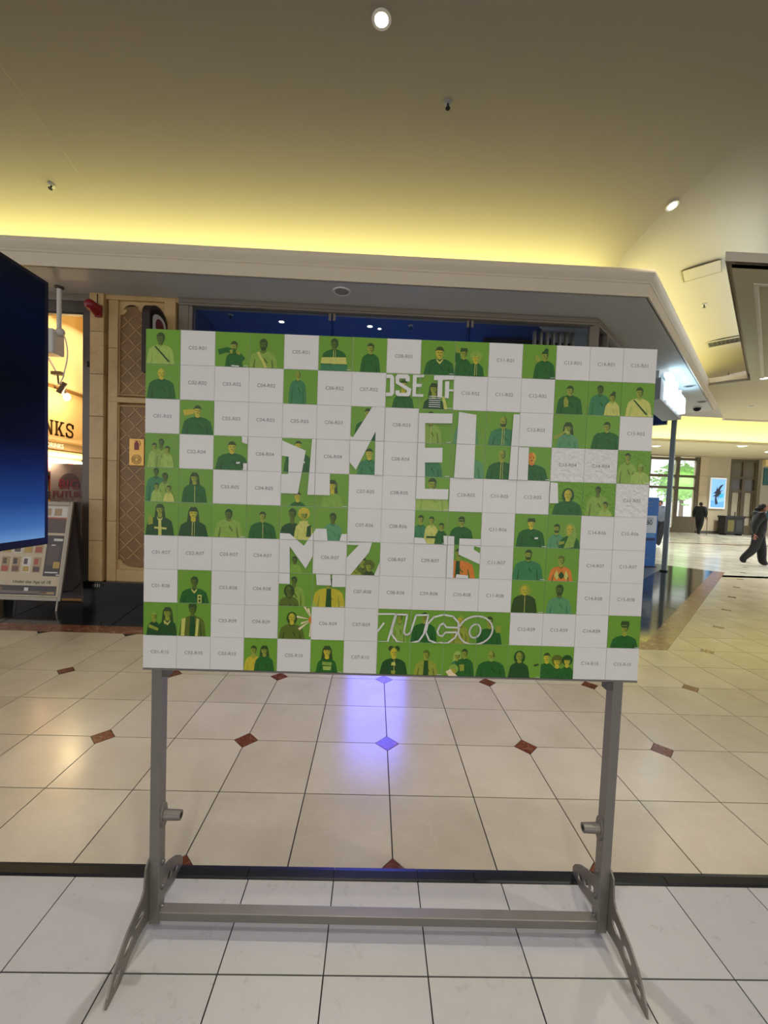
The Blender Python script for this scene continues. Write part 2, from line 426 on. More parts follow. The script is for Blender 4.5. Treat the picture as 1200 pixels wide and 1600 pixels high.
# cornice and trough along the shop front
Cx, Cy = 3.11, 4.79
path = [(-9, Cy), (Cx, Cy), (Cx+5.35, Cy+5.35), (Cx+4.0, Cy+6.7)]
prof = [(-.62, 4.155), (-.05, 4.155), (-.05, 4.30), (.035, 4.312), (.05, 4.305), (.055, 4.285), (.055, 4.262), (.048, 4.248), (.04, 4.225), (.026, 4.205), (.018, 4.19), (.012, 4.185), (.012, 4.168), (0, 4.160), (0, 4.02), (-.03, 4.02)]
trim1 = MB().sweep(path, prof); cor = struct(trim1.build('trim_1', M['cornice'], smooth=True))
# fascia soffit
sf = MB().plate([[(-9, Cy+.02), (Cx-.008, Cy+.02), (Cx+5.32, Cy+5.348), (Cx+3.99, Cy+6.68), (2.2, 5.75), (-9, 5.75)]], 'z', 4.02, 4.05)
soff = struct(sf.build('ceiling_soffit', M['soffit']))
# lower ceiling of the crossing mall with its own lip (lies higher than the shop soffit)
bp = [(18, 4.45), (3.78, 4.45), (7.565, 8.235), (7.06, 8.74), (10.22, 11.9), (18, 11.9)]
lowc = struct(MB().plate([bp], 'z', 4.20, 4.24).build('ceiling_crossing', M['cross']))
lip = [(.05, 4.24), (.05, 4.34), (-.03, 4.35), (-.045, 4.335), (-.045, 4.31), (-.03, 4.285), (-.018, 4.25), (0, 4.24), (0, 4.20)]
struct(MB().sweep([(18, 4.45), (3.78, 4.45), (7.565, 8.235), (7.06, 8.74)], lip, side=-1).build('trim_2', M['cornice'], smooth=True))
# slim band moulding on the crossing ceiling, parallel to its lip
struct(MB().sweep([(18, 4.72), (4.28, 4.72), (7.6, 8.04)], [(0, 4.2), (0, 4.182), (.03, 4.178), (.045, 4.19), (.045, 4.2)]).build('trim_3', M['cornice'], smooth=True))
# far cove, soffit and end wall
struct(MB().plate([[(18.40,4.50),(18.40,4.62),(18.46,4.62),(18.46,4.56),(23.6,4.56),(23.6,4.50)]], 'x', 8, 34).build('ceiling_far_soffit', M['cross']))
cov = MB(); prev = None
pr = [(18.95, 4.56)] + [(18.95-1.9*(1-math.cos(a)), 4.62+1.7*math.sin(a)) for a in [i*PI/16 for i in range(0, 9)]] + [(11.9, 6.32)]
cov.add([(x, y, z) for x in (6, 34) for (y, z) in pr], [(i, i+1, len(pr)+i+1, len(pr)+i) for i in range(len(pr)-1)])
struct(cov.build('ceiling_far', M['cross'], smooth=True))
struct(MB().box(6, 11.9, 4.24, 34, 11.96, 6.4).build('wall_bulkhead', M['ceiling']))
struct(MB().box(10.2, 11.86, 4.16, 18, 11.94, 4.24).build('trim_4', M['cornice']))

# ================================================================== SHOP FRONT: stone pier with carved panels
pier = struct(MB().box(-3.74, 5.52, .0, -2.62, 5.9, 4.02).build('wall_pier', M['stone']))
# slim pilaster built of blocks
zb = [.30, .84, 1.38, 1.92, 2.46, 3.0, 3.54, 4.02]
for a, b in zip(zb[:-1], zb[1:]):
    MB().box(-3.735, 5.40, a+.002, -3.560, 5.53, b-.002).build('stone_block', M['stone'], pier, bevel=.004)
MB().box(-3.735, 5.385, 3.86, -3.56, 5.41, 4.02).build('pilaster_cap', M['stone'], pier, bevel=.006)
for zb0, zb1 in ((.30, 1.1), (1.1, 1.9), (1.9, 2.68)):
    MB().box(-3.52, 5.43, zb0+.002, -3.40, 5.53, zb1-.002).build('stone_block', M['stone'], pier, bevel=.003)
for zb0, zb1 in ((2.72, 3.35), (3.35, 3.96)):
    MB().box(-3.52, 5.43, zb0+.002, -3.40, 5.53, zb1-.002).build('stone_block', M['stone'], pier, bevel=.003)
for zb0, zb1 in ((.30, 1.2), (1.2, 2.1), (2.1, 3.0), (3.0, 3.5), (3.5, 4.0)):
    MB().box(-2.80, 5.41, zb0+.002, -2.66, 5.53, zb1-.002).build('stone_block', M['stone'], pier, bevel=.004)
MB().box(-3.56, 5.42, 3.96, -2.62, 5.54, 4.02).build('stone_rail', M['stone'], pier, bevel=.006)
MB().box(-3.52, 5.425, 2.655, -2.80, 5.53, 2.725).build('stone_rail', M['stone'], pier, bevel=.006)
MB().box(-3.40, 5.44, .30, -2.80, 5.53, .46).build('stone_rail', M['stone'], pier, bevel=.004)
# carved lattice panels: recessed field, moulded frame with a scrolled head, diagonal ribs
def clip_seg(p, q, x0, x1, z0, z1):
    t0, t1 = 0.0, 1.0; dx, dz = q[0]-p[0], q[1]-p[1]
    for pp, qq in ((-dx, p[0]-x0), (dx, x1-p[0]), (-dz, p[1]-z0), (dz, z1-p[1])):
        if abs(pp) < 1e-9:
            if qq < 0: return None
        else:
            r = qq/pp
            if pp < 0: t0 = max(t0, r)
            else: t1 = min(t1, r)
    if t0 >= t1: return None
    return (p[0]+dx*t0, p[1]+dz*t0), (p[0]+dx*t1, p[1]+dz*t1)
def carved_panel(x0, x1, z0, z1, scroll_top, scroll_bottom):
    pan = MB().box(x0, 5.475, z0, x1, 5.53, z1).build('carved_panel', M['lattice'], pier)
    rib = mat_rib
    sp = .21; n = int((x1-x0+z1-z0)/sp)+2
    for s in (1, -1):
        for q in range(-n, n):
            if s == 1: p, r = (x0, z0+q*sp), (x0+4, z0+q*sp+4)
            else: p, r = (x0, z0+q*sp), (x0+4, z0+q*sp-4)
            zt = z1-(.14 if scroll_top else .02); zbm = z0+(.12 if scroll_bottom else .02)
            sg = clip_seg(p, r, x0+.02, x1-.02, zbm, zt)
            if not sg: continue
            (ax, az), (bx, bz) = sg
            if abs(ax-bx) < .04: continue
            dx, dz = (bx-ax), (bz-az); l = math.hypot(dx, dz); nx, nz = -dz/l*.0065, dx/l*.0065
            MB().plate([[(ax+nx,az+nz),(bx+nx,bz+nz),(bx-nx,bz-nz),(ax-nx,az-nz)]], 'y', 5.470, 5.477).build('lattice_rib', rib, pan)
    fr = MB()
    xm = (x0+x1)/2; w = x1-x0
    def bead(pts): fr.tube([(x, 5.468, z) for x, z in pts], .011, 8)
    top = z1
    if scroll_top:
        top = z1-.10
        c1 = [(x0+.0, top), (x0+.05, top), (x0+.09, top+.05)] + [(xm-w*.24+w*.19*math.cos(a), top+.045+.085*math.sin(a)) for a in [PI-i*PI/8 for i in range(0, 9)]]
        c2 = [(2*xm-x, z) for x, z in c1]
        bead(c1); bead(c2)
        for sx in (-1, 1):
            bead([(xm+sx*(.02+.035*math.cos(a)*(1-a/9)), top+.06+.035*math.sin(a)*(1-a/9)) for a in [i*PI/5 for i in range(0, 11)]])
    bot = z0
    if scroll_bottom:
        bot = z0+.11
        c1 = [(x0, bot), (x0+.05, bot-.005), (x0+.07, bot-.05), (x0+.16, bot-.09), (xm, bot-.105)]
        bead(c1); bead([(2*xm-x, z) for x, z in c1])
    else: bead([(x0, bot), (x1, bot)])
    if not scroll_top: bead([(x0, top), (x1, top)])
    bead([(x0, bot), (x0, top)]); bead([(x1, bot), (x1, top)])
    fr.build('panel_bead', M['stone'], pan, smooth=True)
    # stone field that closes the corners around the scrolled outline
    if scroll_top:
        out = [(x0, top), (x0+.05, top), (x0+.09, top+.05)] + [(xm-w*.24+w*.19*math.cos(a), top+.045+.085*math.sin(a)) for a in [PI-i*PI/8 for i in range(0, 8)]]
        out = out + [(xm, top+.04)] + [(2*xm-x, z) for x, z in reversed(out)] + [(x1, z1+.10), (x0, z1+.10)]
        MB().plate([out], 'y', 5.462, 5.48).build('spandrel', M['stone'], pan)
    if scroll_bottom:
        out = [(x0, bot), (x0+.05, bot-.005), (x0+.07, bot-.05), (x0+.16, bot-.09), (xm, bot-.105)]
        out = out + [(2*xm-x, z) for x, z in reversed(out[:-1])] + [(x1, z0-.03), (x0, z0-.03)]
        MB().plate([out], 'y', 5.462, 5.48).build('spandrel', M['stone'], pan)
mat_rib = mat('lattice_rib', rgb(186,146,92), .4, vary=.1)
carved_panel(-3.40, -2.80, 2.76, 3.90, True, False)
carved_panel(-3.40, -2.80, .47, 2.62, False, True)
MB().box(-3.78, 5.37, .002, -2.60, 5.6, .30).build('plinth', M['plinth'], pier)
# metal jamb between the pier and the drinks shop opening
jm = struct(MB().box(-3.865, 5.46, .0, -3.745, 5.62, 3.93).build('door_1', M['bronze']))
MB().box(-3.80, 5.445, 3.10, -3.765, 5.465, 3.17).build('door_closer_box', M['black'], jm)
MB().box(-9, 5.46, 3.79, -3.865, 5.60, 3.93).build('door_head', M['bronze'], jm)
MB().box(-9, 5.44, 3.93, -3.745, 5.62, 4.02).build('door_head', M['alu'], jm)
MB().box(-9, 5.455, 3.765, -3.865, 5.47, 3.79).build('shadow_gap', M['dark'], jm)

# ================================================================== DRINKS SHOP interior
tan = mat('tan_wall', rgb(228,200,146), .6, vary=.05, scale=2)
wl = struct(MB().box(-5.32, 5.62, 0, -5.2, 9.4, 3.10).build('wall_left', tan))
cei = MB(); nn_ = 12
for a in range(nn_):                                  # draped, rippled ceiling cloth
    y0, y1 = 5.62+a*.32, 5.62+(a+1)*.32
    z0, z1 = 4.5+.05*math.sin(a*1.9), 4.5+.05*math.sin((a+1)*1.9)
    cei.add([(-9,y0,z0-.02),(-2.7,y0,z0),(-2.7,y1,z1),(-9,y1,z1-.02)], [(0,1,2,3)])
dr = MB(); nr = 40
for a in range(nr+1):
    yy = 5.62+a*(3.78/nr); dr.v += [(-5.19+.02*math.sin(zq*9+a*.35)+.015*math.sin(a*1.3), yy, 3.11+zq*1.42+.0*a) for zq in [q/10 for q in range(11)]]
for a in range(nr):
    for q in range(10): dr.f.append((a*11+q, (a+1)*11+q, (a+1)*11+q+1, a*11+q+1)); dr.m.append(0)
dr.build('draped_cloth', mat('draped_cloth', rgb(240,216,166), .7, vary=.08, scale=3), wl, smooth=True)
struct(cei.build('ceiling_drinks_shop', mat('warm_cloth', rgb(236,210,158), .7, vary=.06), smooth=True))
struct(MB().box(-9, 9.4, 0, -2.7, 9.5, 4.6).build('wall_drinks_back', tan))
struct(MB().box(-2.74, 5.6, 0, -2.64, 9.4, 4.6).build('wall_drinks_right', tan))
struct(MB().box(-9.1, 5.62, 0, -9.0, 9.4, 4.6).build('wall_drinks_left', tan))
MB().box(-5.2, 5.62, 3.08, -5.15, 9.4, 3.12).build('picture_rail', mat('rail_brown', rgb(120,86,44), .5), wl)
lw = MB()
def wl_poly(pts, y0, w=.19, h=.235, z0=2.338):      # slab letters painted on the wall, unit square coordinates
    tr = tessellate_polygon([[Vector((a, b, 0)) for a, b in pts]])
    lw.add([(-5.197, y0+a*w, z0+b*h) for a, b in pts], [tuple(t) for t in tr])
def sq(x0, z0, x1, z1): return [(x0,z0),(x1,z0),(x1,z1),(x0,z1)]
yN, yK, yS = 6.505, 6.722, 6.95
for pts in (sq(.10,.0,.28,1), sq(.72,.0,.90,1), [(.10,1),(.34,1),(.90,.0),(.66,.0)], sq(-.02,.0,.38,.10), sq(-.02,.90,.30,1), sq(.62,.90,1.02,1)): wl_poly(pts, yN)
for pts in (sq(.10,.0,.32,1), sq(.0,.0,.44,.10), sq(.0,.90,.44,1), [(.30,.40),(.72,1),(.94,1),(.48,.36)], [(.36,.56),(.54,.66),(.98,.0),(.72,.0)], sq(.60,.90,1.06,1), sq(.60,.0,1.10,.10)): wl_poly(pts, yK)
sp_ = [(.88,.70),(.86,.84),(.70,.95),(.44,.97),(.20,.88),(.14,.72),(.24,.58),(.50,.50),(.76,.42),(.88,.28),(.80,.12),(.56,.03),(.30,.05),(.14,.16),(.12,.30)]
for a_, b_ in zip(sp_[:-1], sp_[1:]):
    dx_, dz_ = b_[0]-a_[0], b_[1]-a_[1]; l_ = math.hypot(dx_, dz_); nx_, nz_ = -dz_/l_*.095, dx_/l_*.075
    wl_poly([(a_[0]+nx_-dx_*.15,a_[1]+nz_-dz_*.15),(b_[0]+nx_+dx_*.15,b_[1]+nz_+dz_*.15),(b_[0]-nx_+dx_*.15,b_[1]-nz_+dz_*.15),(a_[0]-nx_-dx_*.15,a_[1]-nz_-dz_*.15)], yS)
wl_poly(sq(.78,.66,.98,.98), yS, z0=2.336); wl_poly(sq(.04,.02,.22,.32), yS)
lw.build('wall_lettering', mat('brown_letters', rgb(62,38,22), .6), wl)
bd = MB().box(-5.2, 5.7, 2.10, -5.14, 9.3, 2.225).build('name_band', mat('olive_band', rgb(132,104,62), .5), wl)
bt = MB(); add_text(bt, 'DRINKS', .10, frame_matrix((-5.138, 6.66, 2.165), (0,1,0), (0,0,1), (1,0,0)), offset=.006)
bt.build('band_lettering', mat('cream_letters', rgb(250,236,200), .5), bd)
MB().cyl((-5.08, 5.8, 2.03), (-5.08, 7.33, 2.03), .055, n=14).build('valance_roll', mat('valance', rgb(190,160,104), .4), wl, smooth=True)
MB().box(-5.2, 7.33, 0, -4.85, 7.37, 2.1).build('shelf_end', M['black'], wl)
area_light('drinks_shop_light', (-4.3, 7.2, 4.2), (1.6, 2.2), 30, (1, .84, .54))

# ================================================================== BLUE SHOP: windows
W1 = empty('window_1', (0, 0, 0)); struct(W1)
GY = 5.46
MB().box(-2.62, 5.40, 3.93, 2.86, 5.54, 4.02).build('window_frame', M['alu'], W1, bevel=.006)
MB().box(-2.60, 5.385, 3.955, 2.86, 5.41, 3.985).build('frame_moulding', M['alu'], W1)
MB().box(-2.62, 5.42, 0, -2.50, 5.54, 3.93).build('window_frame', M['alu'], W1)
MB().box(-2.50, 5.43, 0, -2.455, 5.53, 3.93).build('frame_moulding', M['alu'], W1)
MB().box(-2.45, 5.42, .0, 2.84, 5.54, .10).build('window_sill', M['bronze'], W1)
for a, b in ((-2.455, -.652), (-.646, 1.169), (1.175, 2.56), (2.566, 2.84)):
    MB().box(a, GY, .10, b, GY+.012, 3.93).build('pane', M['glass'], W1)
for x in (-.649, 1.172):
    fin = MB().box(x-.008, GY+.014, .10, x+.008, GY+.20, 3.93).build('glass_fin', glass('fin_glass', (.55,.75,.8,1)), W1)
    MB().box(x-.045, GY-.012, 3.84, x-.012, GY-.001, 3.93).box(x+.012, GY-.012, 3.84, x+.045, GY-.001, 3.93).build('clamp', M['alu'], fin)
W2 = empty('window_2', (2.85, 5.43, 0), PI/4); struct(W2)    # diagonal run, local x follows the glass line
MB().box(0, -.03, 3.93, 5.86, .10, 4.02).build('window_frame', M['alu'], W2, bevel=.006)
for x in (0.0, .42, 1.5, 2.6):
    MB().box(x-.03, -.03, 0, x+.03, .10, 3.93).build('window_frame', M['alu'], W2)
for a, b in ((.03, .39), (.45, 1.47), (1.53, 2.57)):
    MB().box(a, .03, .05, b, .042, 3.93).build('pane', M['glass'], W2)
MB().box(0, -.02, 3.62, 2.6, .06, 3.66).build('window_rail', M['alu'], W2)
struct(MB().plate([[(-2.6,5.6),(2.75,5.6),(5.2,8.05),(5.2,10.2),(-2.6,10.2)]], 'z', 4.055, 4.10).build('ceiling_blue_shop', M['blueceil']))
struct(MB().box(-2.6, 9.8, 0, 5.2, 9.9, 4.05).build('wall_blue_shop_back', M['navy']))
struct(MB().box(-2.64, 5.6, 0, -2.56, 9.8, 4.05).build('wall_blue_shop_side', M['navy']))
area_light('blue_shop_light', (0.2, 7.0, 1.2), (4.5, 2.4), 22, (.80, .90, 1.0), (PI, 0, 0))
# navy bulkhead on the open corner behind the lettered sign
bk = struct(MB().box(0, 0, 3.50, 2.4, .14, 4.02).build('wall_navy_bulkhead', M['navy'])); bk.location = (6.9, 9.62, 0); bk.rotation_euler = (0, 0, 3*PI/4)

# ================================================================== FAR ENTRANCE WALL
wf = struct(MB().box(18.95, 23.4, 0, 20.72, 23.9, 4.5).box(8, 23.45, 4.42, 34, 23.9, 6).build('wall_far', mat('pale_stone_far', rgb(178,166,138), .6, vary=.05)))
for a in range(4):
    MB().box(18.90, 23.36, .02+a*1.12, 19.34, 23.42, 1.11+a*1.12).build('stone_block', mat_far if a else globals().setdefault('mat_far', mat('far_block', rgb(188,172,140), .5, vary=.06)), wf)
MB().box(18.88, 23.34, 0, 20.74, 23.42, .16).build('skirting', M['bronze'], wf)
fr_m = mat('brown_entrance_frame', rgb(86,74,52), .5)
W3 = empty('window_3', (0, 0, 0)); struct(W3)
for x in (12.9, 14.4, 15.9, 17.62, 18.8): MB().box(x-.09, 23.4, 0, x+.09, 23.6, 4.42).build('window_frame', fr_m, W3)
for z in (4.3, 3.3, 2.62): MB().box(12.9, 23.41, z-.07, 18.85, 23.58, z+.07).build('window_frame', fr_m, W3)
MB().box(12.9, 23.41, 0, 18.85, 23.58, .28).build('window_sill', fr_m, W3)
MB().box(17.7, 23.41, .28, 18.72, 23.56, .95).build('kick_panel', fr_m, W3)
for xa, xb in ((12.99,14.31),(14.49,15.81),(15.99,17.53),(17.71,18.71)):
    for za, zb_ in ((.28,2.55),(2.69,3.23),(3.37,4.23)):
        MB().box(xa, 23.48, za, xb, 23.49, zb_).build('pane', M['clear'], W3)
D2 = empty('door_2', (0, 0, 0)); struct(D2)
for x in (20.8, 21.55, 22.3): MB().box(x-.08, 23.4, 0, x+.08, 23.6, 4.42).build('door_frame', fr_m, D2)
for z in (4.34, 3.35, 2.55): MB().box(20.8, 23.41, z-.08, 22.3, 23.58, z+.08).build('door_frame', fr_m, D2)
for xa, xb in ((20.88,21.47),(21.63,22.22)):
    lf = MB().box(xa, 23.44, 0, xb, 23.54, .55).box(xa, 23.44, .55, xa+.1, 23.54, 2.47).box(xb-.1, 23.44, .55, xb, 23.54, 2.47).box(xa, 23.44, 1.0, xb, 23.54, 1.1).build('door_leaf', fr_m, D2)
    MB().box(xa+.1, 23.48, .55, xb-.1, 23.49, 2.47).build('pane', mat('blind_glass', rgb(168,160,136), .3), lf)
    MB().box(xa, 23.48, 2.63, xb, 23.49, 3.27).build('pane', mat('dark_pane', rgb(70,64,52), .15), D2)
    MB().box(xa, 23.48, 3.43, xb, 23.49, 4.26).build('pane', mat('dim_pane', rgb(104,98,84), .15), D2)
ws = struct(MB().box(22.4, 23.2, 0, 30, 23.9, 4.42).build('wall_far_right', mat('pale_panel', rgb(170,160,142), .6)))
MB().box(22.5, 23.15, 2.95, 24.5, 23.2, 3.95).build('wall_panel', mat('teal_panel', rgb(18,84,84), .5), ws)
MB().box(22.65, 23.15, .9, 24.5, 23.2, 1.75).build('wall_panel', mat('teal_panel_low', rgb(18,78,80), .5), ws)
MB().box(22.40, 23.0, 4.05, 30, 23.2, 4.42).build('lit_soffit_band', mat('warm_band', rgb(230,206,140), .6), ws)

# ================================================================== DISPLAY BOARD on its metal stand
board = empty('photo_display_board', (.07, 1.365, PH), -.0064, 'wide board of green portrait squares and white code squares on a metal stand', 'display board')
BS = .0823*1.335; BO = Vector((-.5601*1.335, 1.335, 1.6026+.3709*1.335))
by, br_, bt_ = -.0064, -.0047, .0031
ex = Vector((math.cos(by)*math.cos(br_), math.sin(by)*math.cos(br_), -math.sin(br_)))
nb = Vector((-math.sin(by), math.cos(by), 0))
ez = -Vector((0,0,1))*math.cos(bt_)-nb*math.sin(bt_); ez = (ez-ex*ez.dot(ex)).normalized()
BM = Matrix(((ex.x, 0, -ez.x, BO.x), (ex.y, 0, -ez.y, BO.y), (ex.z, 0, -ez.z, BO.z), (0, 0, 0, 1)))
yb = (-ez).cross(ex)
for r in range(3): BM[r][1] = yb[r]
panel = MB().box(0, .0015, -10*BS, 15*BS, .011, 0).build('panel', M['panel_back'])
panel.parent = board
bpy.context.view_layer.update()
panel.matrix_basis = board.matrix_world.inverted() @ BM
PAL = {'G': (104,150,40), 'D': (26,92,22), 'E': (20,70,16), 'T': (52,118,70), 'S': (84,140,92), 'P': (150,176,78), 'Q': (128,160,60), 'C': (190,190,96),
       'Y': (186,172,40), 'M': (140,150,44), 'B': (84,100,20), 'H': (44,70,14), 'O': (206,120,34), 'W': (214,212,208), 'K': (112,112,112), 'N': (226,206,168), 'L': (120,160,50), 'R': (200,186,182)}
keys = list(PAL); pmats = []
for kk in keys:
    pmats.append(mat('print_'+{'G':'green','D':'dark_green','E':'deep_green','T':'teal','S':'sage','P':'pale_green','Q':'olive','C':'cream_green','Y':'yellow','M':'moss','B':'brown_green','H':'hair_green','O':'orange','W':'white','K':'grey','N':'cream','L':'light_green','R':'rose'}[kk],
                     rgb(*PAL[kk]), .36, vary=(.05 if kk in 'GWK' else .22), scale=(14 if kk in 'GWK' else 70), bump=.10, bscale=26, objrand=(.02 if kk != 'G' else .04)))
white_m = mat('board_white', rgb(214,211,207), .34, vary=.02, bump=.08, bscale=22, objrand=.02)
PM = [white_m] + pmats
PMW = list(PM)
PMW[0] = mat('board_white_wrinkled', rgb(214,211,207), .3, vary=.02, bump=.5, bscale=70, objrand=.02)
PMW[1] = mat('print_green_wrinkled', rgb(*PAL['G']), .3, vary=.05, scale=14, bump=.5, bscale=70)
def ki(c): return 1+keys.index(c)
lo, hi = .006, .994
class Print:
    """flat print of one square: polygons in square coordinates (u right, v down), clipped to the square, stacked in thin layers"""
    def __init__(s): s.mb = MB(); s.n = 0
    def poly(s, col, pts, layer=None):
        s.n += 1
        y = -.0004-.00004*(s.n if layer is None else layer)
        tris = tessellate_polygon([[Vector((p[0], p[1], 0)) for p in pts]])
        for t in tris:
            q = [pts[i] for i in t]
            for (a, b, c) in ((1,0,lo),(-1,0,-hi),(0,1,lo),(0,-1,-hi)):
                q = clip_half(q, a, b, c)
                if len(q) < 3: break
            if len(q) >= 3:
                s.mb.add([(p[0]*BS, y, -p[1]*BS) for p in q], [tuple(range(len(q)))], ki(col))
    def ell(s, col, cx, cy, rx, ry, n=14, a0=0, a1=2*PI):
        full = abs(a1-a0-2*PI) < 1e-6
        s.poly(col, [(cx+rx*math.cos(a0+(a1-a0)*i/(n if full else n-1)), cy+ry*math.sin(a0+(a1-a0)*i/(n if full else n-1))) for i in range(n)])
    def person(s, cx, hy, hr, sw, sy, shirt, skin, hair, style='short', extra='', lean=0.0):
        rx = hr*.78
        if style == 'long':
            s.poly(hair, [(cx-rx*1.25,hy-hr*.4),(cx-rx*.7,hy-hr*1.15),(cx+rx*.7,hy-hr*1.15),(cx+rx*1.25,hy-hr*.4),(cx+rx*1.6,hy+hr*1.9),(cx-rx*1.6,hy+hr*1.9)])
        if style == 'hijab': s.ell(hair, cx, hy+hr*.2, rx*1.6, hr*1.5)
        if style == 'afro': s.ell(hair, cx, hy-hr*.25, rx*1.75, hr*1.35)
        if style == 'puffs': s.ell(hair, cx-rx*.8, hy-hr*.8, rx*.8, hr*.65); s.ell(hair, cx+rx*.8, hy-hr*.8, rx*.8, hr*.65)
        nk = rx*.55
        s.poly(skin, [(cx-nk,hy+hr*.5),(cx+nk,hy+hr*.5),(cx+nk+.01,sy+.06),(cx-nk-.01,sy+.06)])
        tors = [(cx-nk*1.25,sy),(cx,sy+.035),(cx+nk*1.25,sy),(cx+sw*.62,sy+.05),(cx+sw*.9,sy+.13),(cx+sw*1.02,sy+.3),(cx+sw*1.12+lean,1.02),(cx-sw*1.12+lean,1.02),(cx-sw*1.02,sy+.3),(cx-sw*.9,sy+.13),(cx-sw*.62,sy+.05)]
        s.poly(shirt, tors)
        sh = {'P':'Q','C':'P','D':'E','T':'D','S':'T','Y':'M','O':'B','Q':'B','E':'H','L':'Q','M':'B','B':'H'}.get(shirt)
        if sh:
            for sx in (-1, 1):
                s.poly(sh, [(cx+sx*sw*.60,sy+.26),(cx+sx*sw*.66,sy+.24),(cx+sx*sw*.80,1.0),(cx+sx*sw*.68,1.0)])
            s.poly(sh, [(cx+sw*.06,sy+.20),(cx+sw*.34,sy+.34),(cx+sw*.30,sy+.38),(cx+sw*.02,sy+.25)])
            s.poly(sh, [(cx-nk*1.3,sy+.004),(cx,sy+.05),(cx+nk*1.3,sy+.004),(cx+nk*1.5,sy+.03),(cx,sy+.085),(cx-nk*1.5,sy+.03)])
        s.ell(skin, cx, hy, rx, hr)
        sk2 = {'Y':'M','M':'B','B':'H','O':'Y'}.get(skin)
        if sk2:
            s.poly(sk2, [(cx+rx*math.sin(a), hy-hr*math.cos(a)) for a in [i*PI/7 for i in range(8)]] + [(cx+rx*.45,hy+hr*.5),(cx+rx*.55,hy),(cx+rx*.40,hy-hr*.5)])
            s.poly(sk2, [(cx-rx*.08,hy-hr*.05),(cx+rx*.10,hy-hr*.05),(cx+rx*.14,hy+hr*.28),(cx-rx*.16,hy+hr*.28)])
        if style in ('short','bun','hat'):
            s.poly(hair, [(cx+rx*1.06*math.cos(a), hy-hr*.12+hr*.98*math.sin(a)*-1) for a in [i*PI/8 for i in range(9)]] + [(cx-rx*.7,hy-hr*.38),(cx+rx*.7,hy-hr*.38)])
        if style == 'bun': s.ell(hair, cx+rx*.35, hy-hr*1.15, rx*.62, hr*.5)
        if style == 'hat': s.poly(hair, [(cx-rx*1.2,hy-hr*.35),(cx+rx*1.2,hy-hr*.35),(cx+rx*.95,hy-hr*1.2),(cx-rx*.95,hy-hr*1.2)])
        if style == 'long' or style == 'afro': s.poly(hair, [(cx+rx*1.0*math.cos(a), hy-hr*.25-hr*.8*math.sin(a)) for a in [i*PI/6 for i in range(7)]])
        fc = 'H' if skin != 'B' else 'E'
        e = hr*.13
        for sx in (-1, 1): s.poly(fc, [(cx+sx*rx*.42-e,hy-e*.5),(cx+sx*rx*.42+e,hy-e*.5),(cx+sx*rx*.42+e,hy+e*.6),(cx+sx*rx*.42-e,hy+e*.6)])
        s.poly(fc, [(cx-rx*.3,hy+hr*.46),(cx+rx*.3,hy+hr*.46),(cx+rx*.22,hy+hr*.58),(cx-rx*.22,hy+hr*.58)])
        if 'b' in extra: s.poly(hair, [(cx-rx*.9,hy+hr*.25),(cx-rx*.4,hy+hr*.62),(cx+rx*.4,hy+hr*.62),(cx+rx*.9,hy+hr*.25),(cx+rx*.55,hy+hr*1.15),(cx-rx*.55,hy+hr*1.15)])
        if 'g' in extra: s.poly('E', [(cx-rx*.9,hy-hr*.22),(cx+rx*.9,hy-hr*.22),(cx+rx*.85,hy+hr*.12),(cx-rx*.85,hy+hr*.12)])
        if 's' in extra: s.poly('E', [(cx-sw*.5,sy+.06),(cx-sw*.4,sy+.04),(cx+sw*.75,.92),(cx+sw*.62,.94)])
        if 'p' in extra: s.poly('C', [(cx-sw*.5,sy+.06),(cx-sw*.32,sy+.04),(cx+sw*.35,1.0),(cx+sw*.12,1.0)])
        if 'o' in extra: s.poly('C', [(cx-nk*.5,sy+.03),(cx-nk*.2,sy+.03),(cx-nk*.3,.98),(cx-nk*.6,.98)]); s.poly('C', [(cx+nk*.5,sy+.03),(cx+nk*.7,sy+.03),(cx+nk*.7,.98),(cx+nk*.5,.98)])
        if 'c' in extra: s.poly('C', [(cx-nk*1.6,sy),(cx,sy+.10),(cx+nk*1.6,sy),(cx+nk*1.2,sy+.08),(cx,sy+.17),(cx-nk*1.2,sy+.08)])
        if 'v' in extra: s.poly('E', [(cx-nk*1.1,sy+.02),(cx+nk*1.1,sy+.02),(cx+nk*1.5,1.0),(cx-nk*1.5,1.0)])
        if 'z' in extra: s.poly('C', [(cx+.005,sy+.06),(cx+.02,sy+.06),(cx+.02,1.0),(cx+.005,1.0)])
        if 'l' in extra: s.poly('W', [(cx+sw*.3,sy+.26),(cx+sw*.55,sy+.25),(cx+sw*.55,sy+.30),(cx+sw*.3,sy+.31)])
FIG = {}
def A(c, r, *people): FIG[(c, r)] = people
# (cx, head v, head radius, half shoulder, shoulder v, shirt, skin, hair, style, extra)
A(1,1,(.43,.26,.15,.36,.44,'P','B','H','short','s')); A(3,1,(.55,.40,.13,.24,.58,'D','M','H','short','')); A(4,1,(.40,.32,.15,.38,.50,'Q','B','H','short','pb'))
A(6,1,(.46,.22,.14,.36,.38,'D','B','H','short','o')); A(7,1,(.52,.30,.13,.27,.46,'D','M','H','short','')); A(9,1,(.55,.35,.16,.42,.52,'D','Y','H','short','c'))
A(10,1,(.26,.34,.12,.24,.50,'D','M','H','hat',''),(.62,.46,.13,.24,.62,'D','Y','Q','afro','o')); A(12,1,(.66,.32,.13,.30,.46,'D','M','E','bun',''))
A(1,2,(.46,.26,.14,.38,.42,'D','Y','B','bald','')); A(5,2,(.42,.16,.10,.24,.30,'T','M','Q','bald','')); A(8,2,(.52,.32,.13,.30,.60,'D','Y','H','short',''))
